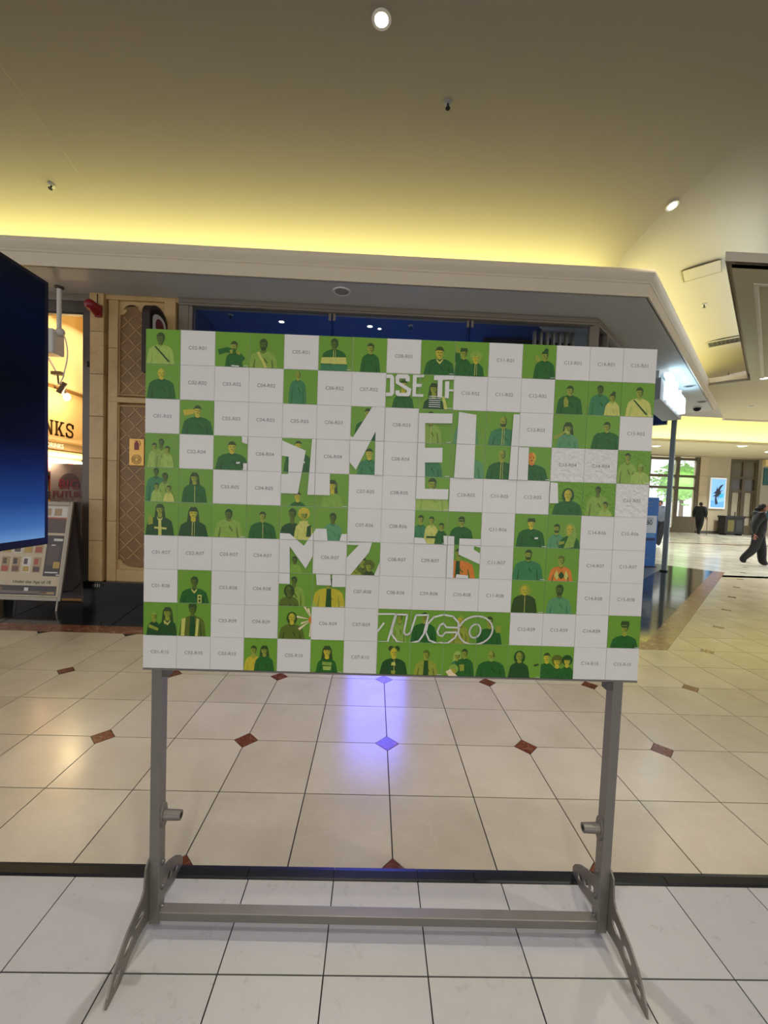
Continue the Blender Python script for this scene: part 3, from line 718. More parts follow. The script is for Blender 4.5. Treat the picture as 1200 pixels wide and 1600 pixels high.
A(9,2,(.42,.40,.14,.30,.66,'E','M','H','long','')); A(13,2,(.46,.30,.13,.36,.44,'D','M','H','short','')); A(14,2,(.36,.24,.12,.30,.38,'T','B','H','short',''),(.74,.46,.11,.22,.58,'C','M','H','bun',''))
A(15,2,(.54,.28,.14,.36,.46,'C','M','H','short','s')); A(2,3,(.52,.30,.14,.42,.48,'D','Y','H','short','')); A(7,3,(.50,.18,.12,.36,.40,'D','M','H','short',''))
A(9,3,(.36,.20,.12,.32,.44,'Q','M','H','short','z')); A(10,3,(.42,.20,.12,.34,.40,'S','M','H','short','')); A(11,3,(.52,.28,.14,.40,.48,'T','M','H','bald','bo'))
A(13,3,(.46,.40,.14,.32,.58,'S','M','H','long','')); A(14,3,(.62,.32,.13,.42,.48,'D','M','H','short','')); A(1,4,(.28,.38,.09,.18,.50,'P','M','H','short',''),(.48,.26,.10,.18,.42,'Q','B','H','short',''),(.66,.46,.09,.18,.58,'P','M','H','short',''))
A(3,4,(.54,.32,.15,.44,.50,'D','Y','H','short','l')); A(5,4,(.48,.20,.12,.38,.42,'D','Y','H','short','l')); A(7,4,(.58,.36,.13,.32,.54,'T','Y','H','short',''))
A(9,4,(.40,.30,.12,.34,.50,'T','M','H','short','')); A(10,4,(.56,.20,.12,.42,.42,'S','M','H','short','')); A(11,4,(.52,.26,.14,.42,.48,'D','M','B','bald','o'))
A(12,4,(.42,.32,.16,.46,.52,'D','O','Y','bald','')); A(15,4,(.30,.20,.11,.28,.36,'Q','M','H','short',''),(.70,.50,.11,.28,.62,'P','M','Q','short','z'))
A(1,5,(.34,.12,.10,.28,.26,'T','B','H','short',''),(.60,.26,.11,.20,.40,'Q','B','H','short',''),(.36,.54,.08,.16,.64,'P','M','H','short',''),(.72,.60,.08,.16,.72,'C','M','H','short',''))
A(2,5,(.46,.26,.13,.34,.44,'D','M','H','long','z')); A(5,5,(.50,.70,.12,.26,.86,'D','Y','H','short','')); A(6,5,(.52,.34,.13,.30,.58,'L','Y','H','long',''))
A(9,5,(.48,.20,.16,.46,.40,'P','M','H','short','')); A(13,5,(.56,.38,.15,.42,.56,'D','Y','E','hijab','')); A(14,5,(.46,.22,.11,.32,.38,'Q','B','H','short',''),(.70,.66,.10,.22,.78,'P','M','H','short',''))
A(1,6,(.46,.22,.13,.38,.44,'E','M','H','long','c')); A(2,6,(.44,.30,.15,.40,.54,'E','Y','H','long','o')); A(3,6,(.48,.30,.14,.38,.44,'Q','B','E','short','')); A(4,6,(.48,.32,.12,.38,.50,'D','M','H','short','z'))
A(5,6,(.36,.22,.14,.34,.50,'E','B','H','short',''),(.70,.24,.13,.26,.48,'C','M','Y','afro','')); A(6,6,(.56,.30,.13,.28,.48,'S','B','H','short',''))
A(9,6,(.18,.26,.11,.22,.42,'T','M','H','short',''),(.50,.28,.10,.20,.42,'C','M','H','short',''),(.80,.46,.10,.18,.58,'D','M','H','short','')); A(10,6,(.40,.28,.13,.34,.44,'D','M','H','short','g'))
A(12,6,(.50,.28,.13,.40,.44,'D','Y','H','hat','l')); A(13,6,(.28,.40,.12,.26,.58,'S','M','H','short','b'),(.68,.42,.14,.30,.62,'D','Y','Q','hijab',''))
A(5,7,(.46,.60,.10,.22,.72,'L','B','H','short','')); A(7,7,(.50,.60,.12,.22,.76,'B','M','H','short',''),(.68,.72,.12,.20,.86,'H','M','B','afro',''),(.30,.76,.10,.20,.88,'M','M','H','short',''))
A(10,7,(.34,.24,.12,.48,.46,'O','M','H','short','v')); A(12,7,(.46,.22,.14,.42,.40,'T','M','H','short','b')); A(13,7,(.46,.36,.13,.34,.54,'O','M','B','short',''))
A(2,8,(.50,.34,.14,.40,.54,'D','B','H','short','c')); A(5,8,(.46,.22,.11,.30,.38,'Q','B','H','short',''),(.32,.52,.13,.30,.70,'B','B','H','hijab','')); A(6,8,(.50,.26,.14,.44,.42,'Y','M','H','short','v'))
A(12,8,(.40,.30,.14,.36,.44,'H','Y','M','hijab','z')); A(13,8,(.46,.26,.15,.36,.48,'S','B','H','short','b'))
A(1,9,(.72,.30,.14,.26,.52,'E','M','H','long','c'),(.32,.40,.11,.20,.58,'E','M','Q','short','')); A(2,9,(.46,.18,.14,.36,.38,'B','B','H','hat','v')); A(5,9,(.42,.34,.13,.36,.54,'B','Y','H','hijab',''))
A(8,9,(.66,.24,.10,.20,.40,'Q','M','H','short','')); A(9,9,(.40,.20,.12,.36,.40,'D','M','H','short','')); A(10,9,(.50,.26,.12,.26,.44,'M','Y','Q','short','')); A(11,9,(.38,.28,.13,.36,.50,'D','M','H','short',''))
A(15,9,(.52,.34,.15,.40,.60,'D','M','H','hat','g')); A(4,10,(.30,.36,.12,.26,.54,'Y','M','H','short',''),(.62,.36,.12,.28,.54,'D','M','H','long','')); A(6,10,(.50,.34,.14,.30,.56,'D','Y','H','long',''))
A(8,10,(.52,.32,.14,.38,.50,'E','Y','H','puffs','z')); A(9,10,(.50,.36,.13,.34,.52,'M','M','B','short','v')); A(10,10,(.44,.36,.11,.22,.52,'T','M','P','long',''),(.66,.28,.12,.28,.44,'D','M','H','short',''),(.34,.80,.11,.16,.92,'N','Y','Q','afro',''))
A(11,10,(.48,.34,.14,.42,.50,'D','M','Q','bald','b')); A(12,10,(.34,.34,.14,.30,.52,'E','M','E','hijab','')); A(13,10,(.18,.34,.13,.26,.52,'D','Y','H','short',''),(.50,.46,.13,.26,.66,'D','Y','B','afro',''),(.80,.44,.12,.24,.62,'D','Y','E','afro',''))
EXTRA = {   # flat printed details that set single squares apart
 (3,1): [('D',[(.08,.52),(.34,.44),(.62,.50),(.60,.60),(.30,.60),(.12,.66)]),('D',[(.70,.56),(.88,.74),(.80,.84),(.64,.74)]),('M',[(.42,.52),(.52,.50),(.50,.62),(.44,.62)]),('M',[(.60,.52),(.74,.56),(.72,.66),(.62,.62)]),('W',[(.48,.95),(.70,.96),(.70,.99),(.48,.98)])],
 (6,1): [('C',[(.10,.62),(.80,.60),(.84,.80),(.07,.80)]),('T',[(.07,.82),(.84,.82),(.84,1.0),(.07,1.0)])],
 (10,1): [('M',[(.02,.18),(.08,.16),(.16,.34),(.06,.38)]),('D',[(.0,.34),(.14,.34),(.18,.60),(.0,.62)])],
 (12,1): [('M',[(.36,.36),(.42,.30),(.46,.36),(.54,.44),(.48,.52),(.38,.48)])],
 (9,2): [('W',[(.28,.62+.06*q),(.62,.62+.06*q),(.62,.64+.06*q),(.28,.64+.06*q)]) for q in range(6)] + [('C',[(.66,.62),(.74,.62),(.84,1.0),(.74,1.0)])],
 (13,2): [('M',[(.28,.62),(.30,.50),(.36,.50),(.42,.62),(.42,.78),(.30,.80)])],
 (2,3): [('Y',[(.10,.30),(.36,.26),(.42,.30),(.40,.40),(.14,.46),(.12,.40)])],
 (13,3): [('M',[(.02,.68),(.34,.50),(.40,.54),(.08,.76)]),('P',[(.36,.46),(.50,.52),(.46,.58),(.34,.52)])],
 (14,3): [('D',[(.26,.60),(.36,.50),(.38,.62)])],
 (1,6): [('M',[(.12,.44),(.18,.40),(.26,.48),(.26,.66),(.12,.70)]),('C',[(.42,.50),(.50,.50),(.52,1.0),(.42,1.0)]),('C',[(.30,.74),(.66,.76),(.66,.82),(.30,.80)])],
 (5,6): [('C',[(.56,.44),(.82,.42),(.84,.60),(.58,.60)]),('E',[(.80,.60),(.92,.54),(.92,.90),(.78,.90)])],
 (9,6): [('E',[(.36,.76),(.66,.76),(.66,.82),(.36,.82)])],
 (13,6): [('Q',[(.66,.56),(.90,.52),(.80,.96),(.50,1.0)]),('M',[(.34,.80),(.52,.78),(.52,.86),(.34,.90)])],
 (13,7): [('C',[(.26,.84),(.34,.66),(.42,.84),(.36,.96)]),('C',[(.56,.84),(.62,.66),(.70,.84),(.62,.96)]),('E',[(.48,.70),(.58,.82),(.48,.94),(.38,.82)])],
 (2,8): [('C',[(.60,.74),(.72,.74),(.72,.98),(.60,.98)]),('E',[(.63,.78),(.69,.78),(.69,.84),(.63,.84)]),('E',[(.63,.88),(.69,.88),(.69,.96),(.63,.96)])],
 (6,8): [('P',[(.02,.90),(.10,.84),(.12,1.0),(.02,1.0)])],
 (1,9): [('M',[(.18,.66),(.46,.78),(.44,.86),(.16,.76)]),('C',[(.60,.54),(.72,.60),(.64,.66)])],
 (2,9): [('C',[(.14,.48),(.26,.44),(.22,1.0),(.12,1.0)]),('C',[(.58,.44),(.66,.48),(.62,1.0),(.54,1.0)])],
 (11,9): [('M',[(.56,.56),(.62,.40),(.66,.40),(.66,.52),(.70,.40),(.74,.42),(.72,.62),(.60,.64)])],
 (6,10): [('Q',[(.36,.66),(.66,.68),(.64,.78),(.36,.76)]),('P',[(.38,.80),(.64,.80),(.62,.92),(.40,.92)])],
 (8,10): [('C',[(.46,.62),(.56,.62),(.58,.72),(.44,.72)]),('M',[(.44,.88),(.58,.88),(.56,.98),(.46,.98)])],
 (10,10): [('M',[(.50,.64),(.66,.62),(.66,.82),(.54,.84)]),('N',[(.10,.86),(.24,.78),(.40,.96),(.20,1.0)])],
 (12,10): [('H',[(.78,.58),(.92,.54),(.94,.60),(.80,.64)])],
 (9,3): [('W',[(.30,.16),(.48,.16),(.48,.20),(.30,.20)])],
}
LETTERS=[
 [(6.994,1.052),(7.172,1.045),(7.234,1.126),(7.25,1.586),(7.185,1.672),(6.991,1.679),(6.987,1.575),(7.122,1.57),(7.116,1.151),(6.981,1.157)],
 [(7.271,1.104),(7.332,1.03),(7.629,1.027),(7.695,1.087),(7.692,1.234),(7.572,1.217),(7.57,1.146),(7.392,1.153),(7.382,1.246),(7.75,1.441),(7.727,1.61),(7.673,1.662),(7.355,1.666),(7.289,1.605),(7.285,1.501),(7.4,1.496),(7.407,1.567),(7.614,1.559),(7.62,1.488),(7.282,1.291)],
 [(7.782,1.032),(8.117,1.019),(8.109,1.087),(7.895,1.102),(7.895,1.283),(8.051,1.284),(8.044,1.373),(7.888,1.379),(7.886,1.584),(8.111,1.582),(8.107,1.658),(7.785,1.663)],
 [(8.404,1.025),(9.051,0.999),(9.056,1.119),(8.658,1.144),(8.662,1.657),(8.523,1.656),(8.52,1.157),(8.403,1.161)],
 [(8.736,1.182),(8.861,1.178),(8.86,1.674),(8.742,1.668)],
 [(8.86,1.41),(9.051,1.41),(9.053,1.464),(8.855,1.468)],
 [(6.002,2.874),(6.08,2.913),(6.624,2.004),(7.035,1.989),(7.019,4.004),(6.754,4.013),(6.741,2.72),(6.195,3.863),(6,3.636)],
 [(4,3.077),(4.705,3.356),(4.618,3.923),(4.503,4.63),(3.993,4.627),(3.98,4.065),(4.212,4.057),(4.21,3.551),(4.01,3.525)],
 [(4.886,2.986),(5.03,2.989),(5.028,3.989),(5.435,3.994),(5.449,4.642),(4.785,4.649),(4.827,3.955)],
 [(7.997,2.135),(9.011,2.114),(9.005,2.4),(8.195,2.42),(8.216,3.144),(8.738,3.125),(8.749,3.558),(8.233,3.576),(8.251,4.062),(8.257,4.352),(8.96,4.344),(8.96,4.652),(7.993,4.66)],
 [(9.182,2.056),(9.701,2.123),(9.704,4.029),(9.111,4.032)],
 [(10.806,2.064),(11.033,2.063),(11.024,3.025),(11.308,3.025),(11.316,4.025),(10.741,4.027)],
 [(11.971,4.032),(12.225,4.043),(12.269,4.647),(12.004,4.656)],
 [(2.826,2.969),(3.012,2.979),(3.009,3.236),(2.839,3.178)],
 [(2.88,3.789),(3.02,3.784),(3.024,4.017),(2.885,4)],
 [(4.005,5.811),(4.295,5.818),(4.724,6.17),(5.074,5.642),(5.381,5.64),(5.567,7.335),(5.136,7.336),(5.045,6.376),(4.794,6.854),(4.304,6.196),(4.332,7.328),(3.999,7.322)],
 [(5.838,5.78),(6.041,5.773),(6.048,6.026),(5.764,6.015)],
 [(6.393,6.015),(6.746,6.003),(6.666,6.304),(6.111,7.018),(5.997,7.022),(5.982,6.51),(6.355,6.097),(5.993,6.093),(5.991,6.028)],
 [(7.019,6.518),(7.036,7.01),(6.832,7.008)],
 [(5.59,6.993),(6.016,6.98),(6.016,7.371),(5.593,7.375)],
 [(7.999,5.811),(8.281,5.823),(8.412,6.043),(8.008,6.044)],
 [(8.869,5.734),(9.197,5.74),(9.209,7.025),(9.004,7.031)],
 [(9.355,5.8),(10.026,5.799),(10.03,6.061),(9.802,6.019),(9.794,6.122),(10.03,6.25),(10.028,6.575),(9.342,6.28)],
 [(9.306,6.878),(9.656,6.908),(9.669,7.027),(9.283,7.023)],
]
STROKES=[
 (0,[(6.954,8.156),(7.528,8.139),(7.311,8.998),(6.983,9.007)]),
 (0,[(6.974,8.729),(7.177,8.432)]),
 (1,[(7.549,8.151),(7.877,8.15),(7.794,8.684),(7.838,8.758),(7.92,8.756),(7.999,8.678),(8.144,8.154),(8.514,8.143),(8.393,8.73),(8.256,8.942),(7.93,9.035),(7.599,8.982),(7.426,8.757),(7.44,8.57)]),
 (1,[(9.429,8.345),(9.256,8.163),(8.966,8.118),(8.681,8.201),(8.504,8.414),(8.452,8.665),(8.565,8.912),(8.837,9.013),(9.125,8.98),(9.345,8.807),(9.409,8.646),(9.05,8.656),(8.951,8.776),(8.847,8.746),(8.801,8.634),(8.876,8.445),(8.977,8.379),(9.072,8.501),(9.436,8.503)]),
 (1,[(10.472,8.553),(10.449,8.657),(10.398,8.757),(10.321,8.846),(10.222,8.918),(10.108,8.97),(9.985,8.999),(9.86,9.002),(9.741,8.98),(9.635,8.935),(9.547,8.868),(9.483,8.783),(9.446,8.686),(9.439,8.583),(9.462,8.478),(9.513,8.379),(9.591,8.291),(9.689,8.219),(9.803,8.167),(9.925,8.138),(10.049,8.135),(10.168,8.156),(10.275,8.201),(10.363,8.268),(10.427,8.352),(10.464,8.449)]),
 (1,[(10.109,8.584),(10.088,8.665),(10.045,8.734),(9.987,8.781),(9.922,8.798),(9.86,8.784),(9.811,8.74),(9.782,8.673),(9.778,8.594),(9.799,8.513),(9.842,8.444),(9.901,8.397),(9.965,8.38),(10.027,8.394),(10.076,8.438),(10.105,8.504)]),
]
BURST=[
 [(4.984,8.351),(4.742,7.978),(4.794,7.943)],
 [(4.985,8.384),(4.56,8.343),(4.567,8.28)],
 [(4.986,8.413),(4.659,8.721),(4.609,8.664)],
 [(4.984,8.351),(5.011,8.91),(4.942,8.912)],
 [(5.01,8.391),(4.867,8.065),(4.927,8.043)],
 [(5.01,8.391),(4.694,8.483),(4.696,8.546)],
]

stroke_w = .052
def stroke_quads(closed, pts):
    n = len(pts); out = []
    for i in range(n if closed else n-1):
        p, q = Vector(pts[i]), Vector(pts[(i+1) % n]); d = (q-p)
        if d.length < 1e-6: continue
        d.normalize(); nn2 = Vector((-d.y, d.x))*stroke_w*.5; p2 = p-d*stroke_w*.35; q2 = q+d*stroke_w*.35
        out.append([tuple(p2+nn2), tuple(q2+nn2), tuple(q2-nn2), tuple(p2-nn2)])
    return out
STROKE_POLYS = [q for c, pts in STROKES for q in stroke_quads(c, pts)]
tile_box = MB().box(.006*BS, -.0003, -.994*BS, .994*BS, .0016, -.006*BS)
label_K = ki('K')
for r in range(1, 11):
    for c in range(1, 16):
        pr_ = Print(); green = (c, r) in FIG
        base = 'G'
        pr_.mb.add(tile_box.v, tile_box.f, ki('G') if green else 0)
        if green:
            for p in FIG[(c, r)]: pr_.person(*p)
            for col, pts in EXTRA.get((c, r), []): pr_.poly(col, pts)
            if r == 9 and c == 5:
                for b_ in BURST: pr_.poly('N', [(u-(c-1), v-(r-1)) for u, v in b_])
                pr_.ell('O', .99, .40, .08, .10)
            for w in LETTERS + (STROKE_POLYS if r == 9 and c >= 8 else []):
                if max(u for u, v in w) < c-1 or min(u for u, v in w) > c or max(v for u, v in w) < r-1 or min(v for u, v in w) > r: continue
                pr_.poly('W', [(u-(c-1), v-(r-1)) for u, v in w], layer=60)
            if (c+r*3) % 3 == 0: pr_.poly('W', [(.84,.955),(.97,.955),(.97,.97),(.84,.97)], layer=58)
        else:
            Mx = frame_matrix((.5*BS, -.0005, -.505*BS), (1,0,0), (0,0,1), (0,-1,0))
            add_text(pr_.mb, 'C%02d-R%02d' % (c, r), .15*BS, Mx, label_K, res=2)
        o = pr_.mb.build('grid_square', PMW if (c >= 13 and r in (4, 5)) else PM); o.parent = panel; o.location = ((c-1)*BS, 0, -(r-1)*BS)
# the stand (coordinates relative to the stand's base; +x to the right, y away from the viewer)
def S(x, y, z): return (x-.07, y-1.365, z-PH)
def sbox(x0, y0, z0, x1, y1, z1):
    a, b = S(x0,y0,z0), S(x1,y1,z1); return MB().box(*a, *b)
for (xa, xb) in ((-.7265, -.692), (.840, .8745)):
    post = sbox(xa, 1.350, .085, xb, 1.390, 2.03).build('post', M['steel'], board, bevel=.002)
    inn = xb if xa < 0 else xa; sgn = 1 if xa < 0 else -1
    zc_ = .4615 if xa < 0 else .452
    peg = MB().cyl(S(inn+sgn*.002, 1.372, zc_), S(inn+sgn*.062, 1.372, zc_), .0175, .0160, 18)
    pg = peg.build('peg', M['steel_dark'], board, smooth=True)
    MB().plate([[(1.372+.02*math.cos(t)-1.365, zc_-PH+.045*math.sin(t)) for t in [i*PI/10 for i in range(20)]]], 'x', S(inn,0,0)[0], S(inn+sgn*.006,0,0)[0]).build('peg_flange', M['steel_dark'], pg)
    MB().cyl(S(inn+sgn*.0615, 1.372, zc_), S(inn+sgn*.0625, 1.372, zc_), .009, .009, 12).build('peg_bore', M['black'], pg)
    MB().box(S(inn,0,0)[0], -.012, S(0,0,.958)[2], S(inn+sgn*.02,0,0)[0], .02, S(0,0,.985)[2]).build('bracket', M['bolt'], board)
    # foot: arched plate with slots, on the outer side of the post
    outx = xa if xa < 0 else xb; so = -1 if xa < 0 else 1
    outl = [(1.134,.0605),(1.150,.0605),(1.197,.064),(1.222,.078),(1.255,.094),(1.290,.103),(1.330,.100),(1.365,.094),(1.40,.088),(1.450,.086),(1.500,.074),(1.540,.062),(1.585,.0605),
            (1.600,.072),(1.600,.095),(1.583,.120),(1.550,.150),(1.505,.176),(1.460,.196),(1.425,.214),(1.408,.245),(1.400,.30),(1.388,.315),(1.352,.315),(1.335,.300),(1.326,.235),(1.312,.215),(1.270,.198),(1.230,.184),(1.190,.157),(1.160,.120),(1.140,.088)]
    def slot(cy, cz, ry, rz, rot=0):
        return [(cy+ry*math.cos(t)*math.cos(rot)-rz*math.sin(t)*math.sin(rot), cz+ry*math.cos(t)*math.sin(rot)+rz*math.sin(t)*math.cos(rot)) for t in [i*PI/7 for i in range(14)]]
    loops = [outl, slot(1.300,.155,.028,.014,.35), slot(1.240,.136,.026,.014,.45), slot(1.182,.098,.024,.012,.75), slot(1.452,.142,.020,.014,-.3), slot(1.497,.122,.018,.014,-.45), slot(1.542,.102,.018,.013,-.6)]
    loops = [[(a-1.365, b-PH) for a, b in l] for l in loops]
    xo = outx-.07
    ft = MB().plate(loops, 'x', xo, xo+so*.006).build('foot', M['steel_dark'], board)
    for (yy, zz) in ((1.372,.29),(1.372,.20),(1.372,.125)):
        MB().cyl((inn-.07, yy-1.365, zz-PH), (inn-.07+sgn*.007, yy-1.365, zz-PH), .008, .007, 10).build('bolt', M['bolt'], ft)
sbox(-.692, 1.350, .097, .840, 1.386, .128).build('base_bar', M['steel'], board, bevel=.002)
sbox(-.692, 1.352, 1.30, .840, 1.386, 1.335).build('cross_bar', M['steel'], board)
sbox(-.692, 1.352, 1.95, .840, 1.386, 1.985).build('cross_bar', M['steel'], board)
# thin channel along the lower edge of the board
mb_ = MB().box(0, -.001, -10*BS-.006, 15*BS, .012, -10*BS-.0005).build('edge_channel', M['steel'], panel)

# ================================================================== DIGITAL SCREEN at the left
scr = empty('digital_screen', (-1.575, 1.30, PH), 0, 'tall black portrait display with dark blue glowing screen cropped by the frame edge', 'screen')
def gradient_screen(name):
    m = bpy.data.materials.new(name); m.use_nodes = True; nt = m.node_tree; N = nt.nodes; L = nt.links; b = N['Principled BSDF']
    b.inputs['Base Color'].default_value = rgb(3,4,7); b.inputs['Roughness'].default_value = .3; b.inputs['Specular IOR Level'].default_value = .06
    tc = N.new('ShaderNodeTexCoord'); sp = N.new('ShaderNodeSeparateXYZ'); L.new(tc.outputs['Generated'], sp.inputs[0])
    rp = N.new('ShaderNodeValToRGB'); e = rp.color_ramp.elements
    e[0].position = 0; e[0].color = rgb(112,158,214); e[1].position = 1; e[1].color = rgb(5,9,22)
    for p, c in ((.05, rgb(70,118,188)), (.14, rgb(36,72,138)), (.28, rgb(16,32,78)), (.38, rgb(6,9,20)), (.58, rgb(5,7,14)), (.68, rgb(6,10,24)), (.85, rgb(5,12,34))):
        x = e.new(p); x.color = c
    L.new(sp.outputs['Z'], rp.inputs[0]); L.new(rp.outputs[0], b.inputs['Emission Color']); b.inputs['Emission Strength'].default_value = .62
    return m
MB().box(-.07, 0, 1.235, 0, .70, 2.475).build('housing', M['black'], scr, bevel=.004)
MB().box(0, .025, 1.270, .002, .675, 2.455).build('screen_face', gradient_screen('screen_gradient'), scr)
MB().box(-.13, .19, .02, -.07, .27, 1.9).build('stand_post', M['black'], scr)
MB().box(-.50, -.10, 0, -.06, .28, .02).build('stand_base', M['black'], scr)

# ================================================================== CEILING FITTINGS
def slope_at(x, y):
    e = .02; return Vector((-(vault(x+e,y)-vault(x-e,y))/(2*e), -(vault(x,y+e)-vault(x,y-e))/(2*e), 1)).normalized()
def downlight(loc, label, r=.045, normal=None, lens='lamp', energy=0, group=None, color=(1,.86,.62), angle=110):
    t = empty('downlight', loc, 0, label, 'ceiling light', group)
    q = Vector((0,0,1)).rotation_difference(normal) if normal else None
    if q: t.rotation_mode = 'QUATERNION'; t.rotation_quaternion = q
    MB().lathe([(r*1.0, .02), (r*1.02, -.004), (r*1.45, -.006), (r*1.5, .001), (r*1.0, .02)], n=20).build('trim_ring', M['white_p'], t, smooth=True)
    MB().lathe([(0, -.006), (r*.7, -.005), (r*1.0, -.002), (r*1.0, .02), (0, .02)], n=20).build('lens', M[lens], t)
    if energy: spot_light('lamp_beam', (0,0,-.02), energy, color, angle, .7, r, parent=t)
    return t
def at_vault(x, y): return (x, y, vault(x, y)-.003)
downlight(at_vault(-.086, 3.21), 'bright lit downlight high in the ceiling at the top of the picture', .05, slope_at(-.086,3.21), energy=230, color=(1,.94,.84), angle=74)
downlight(at_vault(3.19, 4.61), 'lit downlight on the yellow ceiling above the cornice corner', .045, slope_at(3.19,4.61), energy=35)
# lamps of the same ceiling behind and beside the viewer (they light the board and the floor)
for x, y, w_ in ((-2.6,.6,14),(-.1,.3,110),(2.6,.6,120),(-2.6,-1.6,40),(0,-1.8,120),(2.6,-1.6,130),(4.6,2.6,150),(-4.8,-8.5,150),(-1.2,-8.5,150),(2.4,-8.5,150),(5.4,-8.5,150),(-3,-5,120),(.4,-5,120),(3.6,-5,120)):
    downlight((x, y, 5.148), 'lit downlight of the rows over and behind the white tiled platform', .05, None, energy=w_, group='ceiling lights over the platform', color=(1,.95,.87))
def sprinkler(loc, label, normal=None):
    t = empty('sprinkler', loc, 0, label, 'sprinkler')
    q = Vector((0,0,1)).rotation_difference(normal) if normal else None
    if q: t.rotation_mode = 'QUATERNION'; t.rotation_quaternion = q
    MB().lathe([(0,.004),(.035,.004),(.038,-.004),(.022,-.012),(0,-.012)], n=16).build('escutcheon', M['grey_p'], t, smooth=True)
    MB().cyl((0,0,-.012), (0,0,-.05), .008, .006, 10).build('stem', M['black'], t)
    MB().lathe([(0,-.05),(.02,-.05),(.022,-.054),(0,-.054)], n=12).build('deflector', M['black'], t)
    return t
sprinkler(at_vault(.52,3.787), 'small dark sprinkler on the grey ceiling below the bright downlight', slope_at(.52,3.787))
sprinkler(at_vault(-3.71,4.75), 'small dark sprinkler on the yellow ceiling at the left', slope_at(-3.71,4.75))
sprinkler(at_vault(5.177,6.576), 'small sprinkler between the access panel and the air grille', slope_at(5.177,6.576))
sprinkler(at_vault(8.43,9.79), 'small sprinkler beyond the air grille', slope_at(8.43,9.79))
# access panel and grille on the sloping vault above the diagonal cornice
def vault_frame(x, y, off=.0):
    n = -slope_at(x, y); a = Vector((.74, -.67, 0)); a = (a-n*a.dot(n)).normalized(); b = n.cross(a)
    return frame_matrix(Vector((x, y, vault(x, y)))+n*off, a, b, n)
ap = empty('access_panel', (0,0,0), 0, 'square flush access panel in the yellow ceiling near the corner', 'access panel'); ap.matrix_world = vault_frame(4.39, 5.66, .03)
hw = .215; hl = .165
ln = MB()
for (a, b, c, d) in ((-hw,-hl,-hw+.012,hl),(hw-.012,-hl,hw,hl),(-hw,-hl,hw,-hl+.012),(-hw,hl-.012,hw,hl)): ln.box(a, b, .0, c, d, .004)
ln.build('panel_joint', mat('panel_joint', rgb(120,108,80), .8), ap)
MB().box(-hw+.014, -hl+.014, .0, hw-.014, hl-.014, .003).build('panel_door', M['ceiling'], ap)
gr = empty('air_grille', (0,0,0), 0, 'dark slotted air grille in the yellow ceiling over the diagonal cornice', 'air vent'); gr.matrix_world = vault_frame(6.74, 7.98, .02)
gw, gl = .33, .15
MB().box(-gw-.04,-gl-.04,.0,gw+.04,-gl,.014).box(-gw-.04,gl,.0,gw+.04,gl+.04,.014).box(-gw-.04,-gl,.0,-gw,gl,.014).box(gw,-gl,.0,gw+.04,gl,.014).build('grille_frame', M['ceiling'], gr)
MB().box(-gw,-gl,.0005,gw,gl,.002).build('grille_back', M['dark'], gr)
for q in range(10):
    MB().box(-gw+.02+q*.066, -gl, .002, -gw+.027+q*.066, gl, .013).build('grille_blade', mat_bl if q else globals().setdefault('mat_bl', mat('grille_blade', rgb(104,96,76), .6)), gr)
# speaker under the soffit
sp = empty('ceiling_speaker', (-.493, 5.03, 4.018), 0, 'round grey ceiling speaker under the soffit above the board', 'speaker')
MB().lathe([(.082,.002),(.085,-.008),(.105,-.010),(.110,.002)], n=28).build('speaker_ring', M['white_p'], sp, smooth=True)
MB().lathe([(0,-.006),(.06,-.007),(.083,-.004),(.083,.0)], n=28).build('speaker_mesh', M['grey_p'], sp, smooth=True)
# fittings under the soffits by the lettered sign
dm = empty('dome_camera', (7.78, 9.86, 4.02), 0, 'black dome camera under the soffit beyond the lettered sign', 'camera')
MB().lathe([(0,0),(.10,0),(.10,-.03),(.085,-.035)], n=18).build('camera_base', M['white_p'], dm, smooth=True)
MB().lathe([(.085,-.035),(.075,-.075),(.045,-.105),(0,-.115)], n=18).build('camera_dome', M['black'], dm, smooth=True)
for loc, lab in (((6.28,8.20,4.018), 'unlit recessed fitting in the blue lit soffit beside the lettered sign'), ((7.49,9.36,4.018), 'unlit recessed fitting in the soffit past the lettered sign')):
    t = empty('recessed_fitting', loc, 0, lab, 'ceiling light')
    MB().lathe([(.07,.001),(.075,-.008),(.10,-.01),(.105,.001)], n=18).build('trim_ring', M['grey_p'], t, smooth=True)
    MB().lathe([(0,-.003),(.07,-.003),(.07,.001)], n=18).build('lens', M['dark'], t)
# crossing ceiling lamps
downlight((7.68,8.06,4.197), 'lit downlight in the crossing ceiling at the right picture edge', .06, None, 'lamp_w', 200, color=(1,.97,.9))
downlight((9.49,10.25,4.197), 'unlit looking recessed lamp in the crossing ceiling near its far edge', .07, None, 'grey_p', 0)
downlight((17.22,18.91,4.497), 'bright round downlight in the far soffit right of the sign post', .16, None, 'lamp_w', 90, color=(1,.9,.7))
downlight((13.92,20.1,4.497), 'bright round downlight in the far soffit beside the board edge', .16, None, 'lamp_w', 90, color=(1,.9,.7))
for n_, (x, y) in enumerate(((11.5,7.5),(14.5,9.5),(11,13.8),(15,14.2),(20,20.5),(19.5,15))):  # unseen lamps added as fill to brighten the crossing floor and ceiling
    downlight((x, y, (4.197 if y < 11.9 else 6.3 if y < 18 else 4.497)), 'added unseen downlight brightening the polished floor of the crossing mall', .10, None, 'lamp_w', 1300, group='added fill lights of the crossing mall', color=(.95,.98,1.0))
